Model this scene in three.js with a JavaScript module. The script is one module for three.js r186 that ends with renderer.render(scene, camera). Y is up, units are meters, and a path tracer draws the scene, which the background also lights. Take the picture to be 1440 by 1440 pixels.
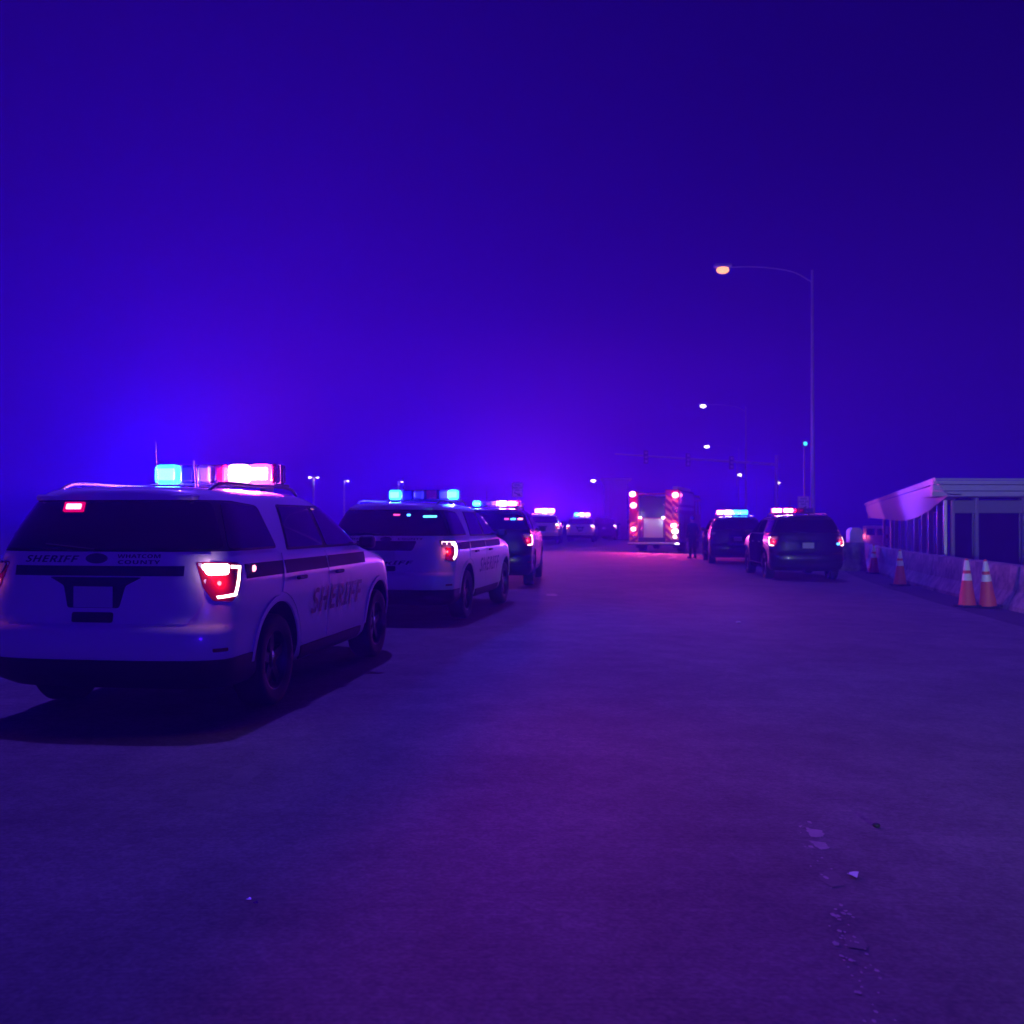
import * as THREE from 'three';
import { RoundedBoxGeometry } from 'three/addons/geometries/RoundedBoxGeometry.js';
import { mergeGeometries } from 'three/addons/utils/BufferGeometryUtils.js';
import { MarchingCubes } from 'three/addons/objects/MarchingCubes.js';
import { Brush, Evaluator, SUBTRACTION } from 'three-bvh-csg';

// ---------------------------------------------------------------- camera, sky, air, exposure
const scene = new THREE.Scene();
const EYE = 1.52, FOCAL = 1395, HORIZON = 731;      // focal length and horizon row in photograph pixels (1440 high)
const camera = new THREE.PerspectiveCamera(2 * Math.atan(720 / FOCAL) * 180 / Math.PI, 1, 0.05, 3000);
camera.position.set(0, EYE, 0);
camera.lookAt(0, EYE + (HORIZON - 720) / FOCAL * 100, -100);
camera.focus = 6; camera.userData.fStop = 3.4;
const renderer = new THREE.WebGLRenderer();
renderer.toneMapping = THREE.LinearToneMapping;
renderer.toneMappingExposure = 0.74;
renderer.shadowMap.enabled = true;
{ // night sky: an even deep blue, a little paler towards the horizon all round
  const W = 64, H = 128, d = new Float32Array(W * H * 4);
  for (let j = 0; j < H; j++) {
    const up = Math.max(0, ((j + 0.5) / H - 0.5) * 2), k = 0.75 + 0.5 * Math.exp(-up * 4);
    for (let i = 0; i < W; i++) d.set([0.0006 * k, 0.0001 * k, 0.024 * k, 1], (j * W + i) * 4);
  }
  const sky = new THREE.DataTexture(d, W, H, THREE.RGBAFormat, THREE.FloatType);
  sky.mapping = THREE.EquirectangularReflectionMapping; sky.magFilter = THREE.LinearFilter; sky.needsUpdate = true;
  scene.background = sky; scene.environment = sky;
}
scene.fog = new THREE.FogExp2(new THREE.Color(0.17, 0.035, 1.0), 0.0108);   // blue-tinted haze added to carry the lens veil and lamp glow

{ // added violet-blue fill that tints the road, from high ahead on the left; car shadows fall towards the camera
  const nightFill = new THREE.DirectionalLight(new THREE.Color(0.14, 0.045, 1.0), 3.7); nightFill.position.set(-12, 100, -44); nightFill.target.position.set(0, 0, 0); nightFill.castShadow = true; nightFill.shadow.radius = 3;
  Object.assign(nightFill.shadow.camera, { left: -80, right: 80, top: 120, bottom: -60, near: 1, far: 400 }); nightFill.shadow.mapSize.set(4096, 4096); nightFill.name = 'added_night_light'; scene.add(nightFill, nightFill.target);
}
// ---------------------------------------------------------------- helpers
let seed = 7;
const rnd = () => { seed = (seed * 1664525 + 1013904223) >>> 0; return seed / 4294967296; };
const R = (a) => a * Math.PI / 180;
const rgb = (r, g, b) => new THREE.Color().setRGB(r, g, b);
const taken = {};
function numbered(n) { const k = taken[n] = (taken[n] ?? -1) + 1; return k ? `${n}_${String(k).padStart(3, '0')}` : n; }
function tag(o, label, category, group, kind) {
  if (label) o.userData.label = label;
  if (category) o.userData.category = category;
  if (group) o.userData.group = group;
  if (kind) o.userData.kind = kind;
  return o;
}
function thing(name, label, category, [x, y, z], turn = 0, group) {
  const o = new THREE.Group(); o.name = numbered(name); o.position.set(x, y, z); o.rotation.y = turn; scene.add(o);
  return tag(o, label, category, group);
}
function part(name, g, m, parent, label) {
  const o = new THREE.Mesh(g, m); o.name = name; o.castShadow = o.receiveShadow = true; parent.add(o);
  if (label) o.userData.label = label;
  return o;
}
function structure(name, g, m) { const o = part(numbered(name), g, m, scene); o.userData.kind = 'structure'; return o; }
const box = (w, h, d, x = 0, y = 0, z = 0, r = 0.012) => new RoundedBoxGeometry(w, h, d, 2, Math.min(r, w / 2.1, h / 2.1, d / 2.1)).translate(x, y, z);
const cyl = (r0, r1, h, x = 0, y = 0, z = 0, n = 20) => new THREE.CylinderGeometry(r0, r1, h, n).translate(x, y, z);
function tube(points, r, n = 8, seg = 24) { return new THREE.TubeGeometry(new THREE.CatmullRomCurve3(points.map((p) => new THREE.Vector3(...p))), seg, r, n); }
function rod(a, b, r0, r1 = r0, n = 10) {
  const A = new THREE.Vector3(...a), B = new THREE.Vector3(...b), d = B.clone().sub(A), g = new THREE.CylinderGeometry(r1, r0, d.length(), n);
  return g.applyQuaternion(new THREE.Quaternion().setFromUnitVectors(new THREE.Vector3(0, 1, 0), d.clone().normalize())).translate((A.x + B.x) / 2, (A.y + B.y) / 2, (A.z + B.z) / 2);
}
function noise2(size, cells, s) { // tiling value noise, size x size, 0..1
  let q = s; const r = () => { q = (q * 1664525 + 1013904223) >>> 0; return q / 4294967296; };
  const g = Float32Array.from({ length: cells * cells }, r), out = new Float32Array(size * size);
  for (let y = 0; y < size; y++) for (let x = 0; x < size; x++) {
    const fx = x / size * cells, fy = y / size * cells, ix = fx | 0, iy = fy | 0, ux = fx - ix, uy = fy - iy, sx = ux * ux * (3 - 2 * ux), sy = uy * uy * (3 - 2 * uy);
    const a = g[iy * cells + ix], b = g[iy * cells + (ix + 1) % cells], c = g[(iy + 1) % cells * cells + ix], d = g[(iy + 1) % cells * cells + (ix + 1) % cells];
    out[y * size + x] = (a + (b - a) * sx) + ((c + (d - c) * sx) - (a + (b - a) * sx)) * sy;
  }
  return out;
}
function texture(size, f, srgb = false) { // f(i) -> [r,g,b] 0..1
  const d = new Uint8Array(size * size * 4);
  for (let i = 0; i < size * size; i++) { const c = f(i); for (let k = 0; k < 3; k++) d[i * 4 + k] = Math.max(0, Math.min(255, c[k] * 255)); d[i * 4 + 3] = 255; }
  const t = new THREE.DataTexture(d, size, size); t.wrapS = t.wrapT = THREE.RepeatWrapping; t.magFilter = THREE.LinearFilter; t.minFilter = THREE.LinearMipmapLinearFilter;
  if (srgb) t.colorSpace = THREE.SRGBColorSpace;
  t.needsUpdate = true; return t;
}
const std = (c, rough = 0.6, more = {}) => new THREE.MeshStandardMaterial({ color: c, roughness: rough, ...more });
const phy = (c, rough, more = {}) => new THREE.MeshPhysicalMaterial({ color: c, roughness: rough, ...more });
const glow = (r, g, b, k) => new THREE.MeshStandardMaterial({ color: rgb(0.05, 0.05, 0.05), emissive: rgb(r, g, b), emissiveIntensity: k, roughness: 0.3 });
function lamp(parent, [x, y, z], c, i, soft = 4) {
  const l = new THREE.PointLight(rgb(...c), i, 0, 2); l.position.set(x, y, z); l.castShadow = true; l.shadow.radius = soft; l.name = 'lamp_light'; parent.add(l); return l;
}
// the lie of the land: the road falls off to the right; beyond the barrier the ground drops to a lower lot
const barrierX = (d) => { const e = Math.max(0, Math.min(d - 18, 22)); return 9.45 + 0.13 * Math.min(d, 18) - 0.13 * 18 + 0.13 * e + 0.004 * e * e + 0.306 * Math.max(0, d - 40); };
const gy = (x) => -0.018 * Math.max(0, Math.min(x, 14) - 1);
const LOW = -0.95;

// ---------------------------------------------------------------- surface materials
const n4 = noise2(1024, 512, 3), n16 = noise2(1024, 128, 5), n64 = noise2(1024, 24, 9), n200 = noise2(1024, 6, 13);
const roadTex = (() => { // broomed paving: grain, faint cross streaks, stains
  const st = new Float32Array(1024); for (let i = 0; i < 1024; i++) st[i] = rnd();
  return texture(1024, (i) => { const y = i >> 10, v = 0.34 + 0.09 * (n4[i] - 0.5) + 0.05 * (n16[i] - 0.5) + 0.06 * (n64[i] - 0.5) + 0.05 * (n200[i] - 0.5) + 0.03 * (st[y] - 0.5); return [v, v * 0.99, v * 0.97]; }, true);
})();
const roadBump = texture(1024, (i) => { const v = 0.55 * n4[i] + 0.3 * n16[i] + 0.15 * n64[i]; return [v, v, v]; });
const concreteTex = texture(1024, (i) => { const v = 0.49 + 0.10 * (n4[i] - 0.5) + 0.10 * (n16[i] - 0.5) + 0.15 * (n64[i] - 0.5) + 0.16 * (n200[i] - 0.5); return [v, v * 0.985, v * 0.95]; }, true);
concreteTex.repeat.set(0.4, 0.4);
const dirtTex = texture(1024, (i) => { const v = 0.86 + 0.06 * (n16[i] - 0.5) + 0.12 * (n64[i] - 0.5); return [v, v, v]; }, true);
const M = {
  road: std(0xffffff, 0.82, { map: roadTex, bumpMap: roadBump, bumpScale: 0.002 }),
  shoulder: std(rgb(0.42, 0.42, 0.42), 0.9, { map: roadTex, bumpMap: roadBump, bumpScale: 0.006 }),
  concrete: std(0xffffff, 0.85, { map: concreteTex, bumpMap: roadBump, bumpScale: 0.0015 }),
  paintMark: std(rgb(0.34, 0.33, 0.32), 0.75, { map: dirtTex }),
  wornMark: std(rgb(0.135, 0.13, 0.125), 0.8, { map: dirtTex }),
  white: phy(rgb(0.72, 0.72, 0.72), 0.32, { clearcoat: 1, clearcoatRoughness: 0.06 }),
  navyPaint: phy(rgb(0.012, 0.016, 0.05), 0.3, { clearcoat: 1, clearcoatRoughness: 0.06 }),
  black: phy(rgb(0.012, 0.012, 0.014), 0.3, { clearcoat: 1, clearcoatRoughness: 0.05 }),
  stripe: phy(rgb(0.012, 0.014, 0.06), 0.7, { specularIntensity: 0.4 }),
  trim: std(rgb(0.015, 0.015, 0.016), 0.6),
  rubber: std(rgb(0.018, 0.018, 0.018), 0.85),
  steel: std(rgb(0.35, 0.35, 0.36), 0.35, { metalness: 0.9 }),
  darkSteel: std(rgb(0.06, 0.06, 0.065), 0.4, { metalness: 0.8 }),
  chrome: std(rgb(0.75, 0.75, 0.76), 0.12, { metalness: 1 }),
  dimGalv: std(rgb(0.20, 0.20, 0.21), 0.75, { metalness: 0.3 }),  // galv darkened so the street lamp poles sink into the night
  galv: std(rgb(0.32, 0.33, 0.34), 0.55, { metalness: 0.5 }),
  glass: phy(rgb(0.006, 0.006, 0.009), 0.04, { clearcoat: 1, clearcoatRoughness: 0.02 }),
  redLens: phy(rgb(0.28, 0.008, 0.012), 0.12, { clearcoat: 1 }),
  clearLens: phy(rgb(0.35, 0.35, 0.37), 0.1, { clearcoat: 1 }),
  blueLens: phy(rgb(0.02, 0.05, 0.3), 0.12, { clearcoat: 1 }),
  plate: std(rgb(0.50, 0.53, 0.58), 0.45),  // number-plate colour toned down for the shade of its recess
  // lit lamps
  litBlue: glow(0.02, 0.45, 1.0, 9), litRed: glow(1.0, 0.06, 0.45, 8), litWhite: glow(1.0, 0.45, 0.85, 10), hotCore: glow(1, 0.92, 1, 26), coldCore: glow(0.05, 0.7, 1, 14),
  tailRed: glow(1.0, 0.10, 0.12, 7), tailHot: glow(1.0, 0.62, 0.66, 9), strobe: glow(1, 0.9, 1, 20), headOn: glow(1, 0.97, 0.9, 6), haloRed: glow(1, 0.0, 0.16, 1.1), ledRed: glow(1, 0.2, 0.3, 9), ledCyan: glow(0.1, 0.55, 1, 5), ledPink: glow(1, 0.08, 0.4, 2.5),
  fireRed: glow(1, 0.3, 0.34, 24), markRed: glow(1, 0.16, 0.2, 5), sodium: glow(1, 0.36, 0.07, 3.4), lampWhite: glow(1, 0.85, 0.6, 22), plateLamp: glow(1, 0.75, 0.5, 5), tealGhost: glow(0.05, 0.75, 0.7, 5),
};
function lettering(lines, w, h, color = '#0b0f3a', style = 'bold', fill = 0.8, gap = 0) {
  const c = document.createElement('canvas'); c.width = w; c.height = h; const x = c.getContext('2d');
  x.clearRect(0, 0, w, h); x.fillStyle = color; x.textAlign = 'center'; x.textBaseline = 'middle';
  const rows = lines.length, rh = h / rows;
  lines.forEach((t, i) => {
    let s = rh * fill; x.font = `${style} ${s}px sans-serif`;
    const tw = x.measureText(t).width; x.save(); x.translate(w / 2, rh * (i + 0.5)); x.scale(Math.min(1.6, w * 0.94 / tw), 1); x.fillText(t, 0, 0); x.restore();
  });
  const t = new THREE.CanvasTexture(c); t.colorSpace = THREE.SRGBColorSpace;
  return new THREE.MeshStandardMaterial({ map: t, transparent: true, roughness: 0.5 });
}
const printed = { sheriff: lettering(['SHERIFF'], 512, 96, '#0a0d34', 'italic bold', 0.95), county2: lettering(['WHATCOM', 'COUNTY'], 384, 128, '#0a0d34', 'bold', 0.86), whatcom: lettering(['WHATCOM'], 384, 64, '#0a0d34', 'bold', 0.9), county: lettering(['COUNTY'], 384, 64, '#0a0d34', 'bold', 0.9) };

// ---------------------------------------------------------------- ground and road
function sheet(qs, ds, at) { // at(q, d) -> [x, y]
  const p = [], uv = [], idx = [], n = qs.length;
  for (const d of ds) for (const q of qs) { const [x, y] = at(q, d); p.push(x, y, -d); uv.push(x / 6, d / 6); }
  for (let j = 0; j < ds.length - 1; j++) for (let i = 0; i < n - 1; i++) { const a = j * n + i; idx.push(a, a + 1, a + n, a + 1, a + n + 1, a + n); }
  const g = new THREE.BufferGeometry(); g.setAttribute('position', new THREE.Float32BufferAttribute(p, 3)); g.setAttribute('uv', new THREE.Float32BufferAttribute(uv, 2)); g.setIndex(idx); g.computeVertexNormals(); return g;
}
const DS = []; for (let d = -60; d < 60; d += 3) DS.push(d); for (let d = 60; d <= 200; d += 10) DS.push(d); DS.push(260, 340, 460, 600);
structure('ground', sheet([-320, -120, -60, -40, -20, -10, -5, -1, -0.6, 0.6, 1.4, 2.4, 3.4, 5, 20, 60, 120, 260], DS, (q, d) => {
  const x = q + barrierX(d); if (q <= 0.6) return [x, gy(x)];
  const k = Math.min(1, (q - 0.6) / 2.8), e = k * k * (3 - 2 * k); return [x, gy(x) * (1 - e) + LOW * e];
}), M.shoulder);
structure('road', (() => {
  const qs = [-34, -30, -26, -22, -18, -14, -11, -9, -8, -7, -6, -5, -4, -3, -2, -1.3, -1.3];
  return sheet(qs, DS, (q, d) => { const x = q + barrierX(d); return [x, gy(x) + 0.012]; });
})(), M.road);
const onRoad = (x) => gy(x) + 0.012;
// a point on the road from a pixel of the photograph
function ground(px, py) { let x = 0, d = 10; for (let i = 0; i < 12; i++) { d = (EYE - onRoad(x)) * FOCAL / (py - HORIZON); x = (px - 720) / FOCAL * d; } return [x, d]; }
function mark(name, label, pts, m = M.paintMark, cat = 'road marking', lift = 0.0015) {
  const raw = pts.map(([px, py]) => ground(px, py)), w = [], span = Math.min(0.05, Math.hypot(raw[0][0] - raw[2][0], raw[0][1] - raw[2][1]) * 0.09);
  raw.forEach((p, i) => { const q = raw[(i + 1) % raw.length]; for (let k = 0; k < 5; k++) w.push([p[0] + (q[0] - p[0]) * k / 5 + (k ? span * (rnd() - 0.5) : 0), p[1] + (q[1] - p[1]) * k / 5 + (k ? span * (rnd() - 0.5) : 0)]); });
  const cx = w.reduce((s, p) => s + p[0], 0) / w.length, cd = w.reduce((s, p) => s + p[1], 0) / w.length;
  const f = THREE.ShapeUtils.triangulateShape(w.map(([x, d]) => new THREE.Vector2(x, d)), []), g = new THREE.BufferGeometry();
  g.setAttribute('position', new THREE.Float32BufferAttribute(w.flatMap(([x, d]) => [x - cx, onRoad(x) - onRoad(cx), -(d - cd)]), 3));
  g.setAttribute('uv', new THREE.Float32BufferAttribute(w.flatMap(([x, d]) => [x / 2, d / 2]), 2)); g.setAttribute('normal', new THREE.Float32BufferAttribute(w.flatMap(() => [0, 1, 0]), 3)); g.setIndex(f.flat());
  const o = part(numbered(name), g, m, scene); o.position.set(cx, onRoad(cx) + lift, -cd); return tag(o, label, cat);
}
mark('paint_patch', 'pale worn paint scrap on the road, upper of the two bright ones at right', [[1132, 1163], [1155, 1167], [1158, 1173], [1153, 1177], [1140, 1176], [1136, 1170]]);
mark('paint_patch', 'pale worn paint scrap on the road, lower of the two bright ones at right', [[1136, 1181], [1160, 1184], [1165, 1192], [1154, 1194], [1143, 1187]]);
mark('paint_patch', 'faint ghost of lane paint below the two bright scraps', [[1150, 1226], [1170, 1224], [1182, 1232], [1186, 1244], [1168, 1246], [1152, 1236]], M.wornMark);
mark('paint_patch', 'faint ghost of lane paint nearest the bottom right corner', [[1180, 1312], [1208, 1314], [1218, 1326], [1214, 1334], [1190, 1330]], M.wornMark);
mark('paint_patch', 'faded lane paint on the road left of centre, lower piece', [[268, 1117], [300, 1110], [318, 1117], [296, 1136], [262, 1132]], M.wornMark);
mark('paint_patch', 'faded lane paint on the road left of centre, upper piece', [[336, 1080], [356, 1074], [372, 1082], [348, 1100], [322, 1096]], M.wornMark);
mark('paint_patch', 'short bright paint dash on the road beside the second patrol car', [[768, 835], [782, 835], [784, 838], [768, 838]]);
for (const [i, pts] of [[[895, 776], [912, 775], [914, 778], [897, 779]], [[918, 779], [934, 777], [936, 779], [920, 781]], [[940, 776], [952, 775], [954, 778], [941, 779]], [[896, 782], [908, 781], [910, 783], [897, 784]], [[938, 784], [950, 782], [953, 784], [940, 786]]].entries())
  mark('road_letter_stroke', `broken white road marking behind the fire engine, ${['far left piece', 'far middle piece', 'far right piece', 'near left piece', 'near right piece'][i]}`, pts);
mark('edge_line', 'thin worn edge line along the right side of the road', [[1178, 821], [1190, 822], [1262, 831], [1345, 856], [1440, 893], [1440, 896], [1345, 859], [1262, 833.5], [1190, 825], [1178, 823]], M.wornMark);
{ // crumbs left of the worn lane line
  const pos = [], idx = []; for (let k = 0; k < 70; k++) { const f = rnd(), [x, d] = ground(1130 + 105 * f + (rnd() - 0.5) * (26 + 30 * f), 1150 + 285 * f), r = 0.004 + 0.012 * rnd() * rnd(), y = onRoad(x) + 0.0018, a = rnd() * 6; const n = pos.length / 3; for (let j = 0; j < 5; j++) { const t = a + j / 5 * 6.283, q = r * (0.6 + 0.6 * rnd()); pos.push(x + q * Math.cos(t), y, -d + q * 1.6 * Math.sin(t)); } for (let j = 1; j < 4; j++) idx.push(n, n + j + 1, n + j); }
  const g = new THREE.BufferGeometry(); g.setAttribute('position', new THREE.Float32BufferAttribute(pos, 3)); g.setAttribute('uv', new THREE.Float32BufferAttribute(pos.filter((_, i) => i % 3 !== 1), 2)); g.setIndex(idx); g.computeVertexNormals();
  tag(part('paint_crumbs', g, M.paintMark, scene), 'crumbs of worn lane paint strewn along the road at lower right', 'road marking', null, 'stuff');
}
// litter
function litter(name, label, px, py, g, m) { const [x, d] = ground(px, py), o = part(numbered(name), g, m, scene); o.position.set(x, onRoad(x), -d); o.rotation.y = px; return tag(o, label, 'litter'); }
const scrap = (w, h, l) => { const g = new THREE.PlaneGeometry(w, l, 5, 5).rotateX(-Math.PI / 2), p = g.attributes.position; for (let i = 0; i < p.count; i++) p.setY(i, 0.004 + h * Math.abs(Math.sin(p.getX(i) * 40 + p.getZ(i) * 30))); g.computeVertexNormals(); return g; };
litter('paper_scrap', 'crumpled pale scrap right of the bright paint pieces', 1198, 1232, scrap(0.05, 0.015, 0.04), M.plate);
litter('foil_scrap', 'tiny shiny scrap on the road at lower left', 351, 1265, scrap(0.018, 0.01, 0.02), M.chrome);
litter('foil_scrap', 'tiny shiny scrap just right of another at lower left', 360, 1270, scrap(0.02, 0.01, 0.02), M.chrome);
litter('paper_scrap', 'small pale scrap on the road in front of the dark patrol cars', 1038, 876, scrap(0.09, 0.02, 0.06), M.plate);
litter('stone', 'dark pebble on the road right of the paint pieces', 1231, 1162, new THREE.IcosahedronGeometry(0.02, 1).scale(1, 0.6, 0.8).translate(0, 0.01, 0), M.trim);

// ---------------------------------------------------------------- patrol car
// body surface: horizontal slices. y, half width, rear s, front s, rear corner depth, rear power, front corner depth, front power (s = metres from the rear end)
const SL = [
  [0.27, 0.88, 0.26, 4.72, 0.30, 3.4, 0.7, 2.6], [0.34, 0.945, 0.12, 4.90, 0.34, 3.4, 0.75, 2.6], [0.46, 0.975, 0.035, 5.00, 0.36, 3.3, 0.8, 2.6], [0.60, 0.985, 0.0, 5.04, 0.38, 3.2, 0.82, 2.6], [0.70, 0.988, 0.01, 5.035, 0.38, 3.2, 0.82, 2.6],
  [0.76, 0.992, 0.055, 5.02, 0.38, 3.2, 0.82, 2.6], [0.90, 1.0, 0.075, 4.98, 0.38, 3.2, 0.85, 2.6], [1.04, 0.998, 0.09, 4.90, 0.40, 3.2, 0.88, 2.6], [1.10, 0.990, 0.10, 4.76, 0.40, 3.2, 0.9, 2.7], [1.14, 0.980, 0.105, 4.50, 0.42, 3.2, 0.8, 2.9], [1.17, 0.974, 0.11, 4.20, 0.42, 3.2, 0.7, 3.1],
  [1.205, 0.965, 0.115, 3.92, 0.42, 3.2, 0.6, 3.2], [1.25, 0.948, 0.125, 3.76, 0.44, 3.2, 0.6, 3.0], [1.35, 0.910, 0.155, 3.58, 0.46, 3.2, 0.6, 2.8], [1.50, 0.845, 0.215, 3.28, 0.48, 3.2, 0.6, 2.8], [1.62, 0.785, 0.27, 3.04, 0.50, 3.2, 0.6, 2.8],
  [1.69, 0.735, 0.29, 2.86, 0.5, 3.2, 0.6, 2.8], [1.73, 0.68, 0.31, 2.68, 0.55, 3.2, 0.6, 2.8], [1.755, 0.58, 0.40, 2.45, 0.6, 3, 0.6, 2.8], [1.768, 0.42, 0.62, 2.2, 0.6, 2.8, 0.6, 2.8], [1.772, 0.25, 0.9, 1.95, 0.45, 2.6, 0.45, 2.6],
];
const CARL = 5.04;
function slice(y) {
  y = Math.max(SL[0][0], Math.min(SL.at(-1)[0], y)); let i = 0; while (i < SL.length - 2 && SL[i + 1][0] < y) i++;
  const a = SL[i], b = SL[i + 1], t = (y - a[0]) / (b[0] - a[0]), h = b[0] - a[0];
  return a.map((v, k) => { // monotone cubic between the rows
    const sl = (b[k] - v) / h, pa = i ? (v - SL[i - 1][k]) / (a[0] - SL[i - 1][0]) : sl, pb = i < SL.length - 2 ? (SL[i + 2][k] - b[k]) / (SL[i + 2][0] - b[0]) : sl;
    const m = (p, q) => p * q <= 0 ? 0 : 2 * p * q / (p + q), ma = m(pa, sl) * h, mb = m(sl, pb) * h, t2 = t * t, t3 = t2 * t;
    return (2 * t3 - 3 * t2 + 1) * v + (t3 - 2 * t2 + t) * ma + (-2 * t3 + 3 * t2) * b[k] + (t3 - t2) * mb;
  });
}
const bow = (s) => 1 - 0.018 * ((s - 2.4) / 2.4) ** 2;
const Z = (s) => CARL / 2 - s;
function sideX(s, y) { const [, hw, sR, sF, rc, n, fc, m] = slice(y), t = Math.max(0, Math.min(1, (sR + rc - s) / rc)), u = Math.max(0, Math.min(1, (s - sF + fc) / fc)); return hw * bow(s) * (1 - t ** n) ** (1 / n) * (1 - u ** m) ** (1 / m); }
const sideMap = (side) => (s, y) => new THREE.Vector3(side * sideX(s, y), y, Z(s));
function rearMap(x, y) { const [, hw, sR, , rc, n] = slice(y), k = Math.min(1, Math.abs(x) / (hw * bow(sR + rc))); return new THREE.Vector3(x, y, Z(sR + rc * (1 - (1 - k ** n) ** (1 / n)))); }
function frontMap(x, y) { const [, hw, , sF, , , fc, m] = slice(y), k = Math.min(1, Math.abs(x) / (hw * bow(sF - fc))); return new THREE.Vector3(x, y, Z(sF - fc * (1 - (1 - k ** m) ** (1 / m)))); }
function wrapMap(u, y) { // u runs round the rear end: |u| < 1 is the rear superellipse, beyond it metres along the side
  const [, hw, sR, , rc, n] = slice(y), a = Math.abs(u), sg = Math.sign(u) || 1;
  if (a >= 1) { const s = sR + rc + (a - 1); return new THREE.Vector3(sg * sideX(s, y), y, Z(s)); }
  const c = Math.cos(a * Math.PI / 2), d = Math.sin(a * Math.PI / 2), k = (c ** n + d ** n) ** (-1 / n), s = sR + rc - rc * k * c;
  return new THREE.Vector3(sg * hw * bow(s) * k * d, y, Z(s));
}
function clipCell(poly, x0, y0, x1, y1) {
  const cut = (P, inside, cross) => { const o = []; for (let i = 0; i < P.length; i++) { const a = P[i], b = P[(i + 1) % P.length], ia = inside(a), ib = inside(b); if (ia) o.push(a); if (ia !== ib) o.push(cross(a, b)); } return o; };
  const cx = (v) => (a, b) => { const t = (v - a[0]) / (b[0] - a[0]); return [v, a[1] + (b[1] - a[1]) * t]; }, cy = (v) => (a, b) => { const t = (v - a[1]) / (b[1] - a[1]); return [a[0] + (b[0] - a[0]) * t, v]; };
  let P = cut(poly, (p) => p[0] >= x0, cx(x0)); if (P.length) P = cut(P, (p) => p[0] <= x1, cx(x1)); if (P.length) P = cut(P, (p) => p[1] >= y0, cy(y0)); if (P.length) P = cut(P, (p) => p[1] <= y1, cy(y1));
  return P;
}
function patch(poly, map, o0, o1, cell = 0.07) { // a curved plate over a surface, between the offsets o0 and o1 from it
  const us = poly.map((p) => p[0]), vs = poly.map((p) => p[1]), u0 = Math.min(...us), u1 = Math.max(...us), v0 = Math.min(...vs), v1 = Math.max(...vs), pos = [], nor = [], uv = [], centre = new THREE.Vector3(0, 0.9, 0), e = 0.003;
  const at = (u, v) => { const p = map(u, v), a = map(u + e, v).sub(map(u - e, v)), b = map(u, v + e).sub(map(u, v - e)), n = a.cross(b).normalize(); centre.z = p.z * 0.75; if (n.dot(p.clone().sub(centre)) < 0) n.negate(); return [p, n]; };
  const put = (q, off, n2) => { const [p, n] = at(q[0], q[1]), w = p.clone().addScaledVector(n, off); pos.push(w.x, w.y, w.z); const m = n2 || n; nor.push(m.x, m.y, m.z); uv.push((q[0] - u0) / (u1 - u0), (q[1] - v0) / (v1 - v0)); };
  const nu = Math.max(1, Math.ceil((u1 - u0) / cell)), nv = Math.max(1, Math.ceil((v1 - v0) / cell));
  for (let i = 0; i < nu; i++) for (let j = 0; j < nv; j++) {
    const P = clipCell(poly, u0 + (u1 - u0) * i / nu, v0 + (v1 - v0) * j / nv, u0 + (u1 - u0) * (i + 1) / nu, v0 + (v1 - v0) * (j + 1) / nv);
    if (P.length < 3) continue;
    for (const f of THREE.ShapeUtils.triangulateShape(P.map((q) => new THREE.Vector2(...q)), [])) for (const k of f) put(P[k], o1);
  }
  if (o0 !== null) for (let i = 0; i < poly.length; i++) {
    const a = poly[i], b = poly[(i + 1) % poly.length], n = Math.max(1, Math.ceil(Math.hypot(b[0] - a[0], b[1] - a[1]) / cell));
    for (let k = 0; k < n; k++) {
      const p = [a[0] + (b[0] - a[0]) * k / n, a[1] + (b[1] - a[1]) * k / n], q = [a[0] + (b[0] - a[0]) * (k + 1) / n, a[1] + (b[1] - a[1]) * (k + 1) / n];
      const A = map(...p), B = map(...q), m = B.clone().sub(A).cross(at(...p)[1]).normalize();
      put(p, o0, m); put(q, o0, m); put(q, o1, m); put(p, o0, m); put(q, o1, m); put(p, o1, m);
    }
  }
  const g = new THREE.BufferGeometry(); g.setAttribute('position', new THREE.Float32BufferAttribute(pos, 3)); g.setAttribute('normal', new THREE.Float32BufferAttribute(nor, 3)); g.setAttribute('uv', new THREE.Float32BufferAttribute(uv, 2)); return g;
}
function roundPoly(pts, r, n = 4) { // rounded corners
  const o = [], N = pts.length;
  for (let i = 0; i < N; i++) {
    const p = new THREE.Vector2(...pts[i]), a = new THREE.Vector2(...pts[(i + N - 1) % N]).sub(p), b = new THREE.Vector2(...pts[(i + 1) % N]).sub(p), q = Math.min(r, a.length() / 2.1, b.length() / 2.1), A = p.clone().addScaledVector(a.normalize(), q), B = p.clone().addScaledVector(b.normalize(), q);
    for (let k = 0; k <= n; k++) { const t = k / n; o.push([(1 - t) ** 2 * A.x + 2 * t * (1 - t) * p.x + t * t * B.x, (1 - t) ** 2 * A.y + 2 * t * (1 - t) * p.y + t * t * B.y]); }
  }
  return o;
}
const rect = (x0, y0, x1, y1, r = 0.01) => roundPoly([[x0, y0], [x1, y0], [x1, y1], [x0, y1]], r);
const ell = (cx, cy, a, b, n = 24) => Array.from({ length: n }, (_, i) => [cx + a * Math.cos(i / n * 2 * Math.PI), cy + b * Math.sin(i / n * 2 * Math.PI)]);
const cache = {}; const once = (k, f) => cache[k] ??= f();
const REAR_AXLE = 1.12, FRONT_AXLE = 4.02, WHEEL_R = 0.372, ARCH_R = 0.455;
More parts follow.
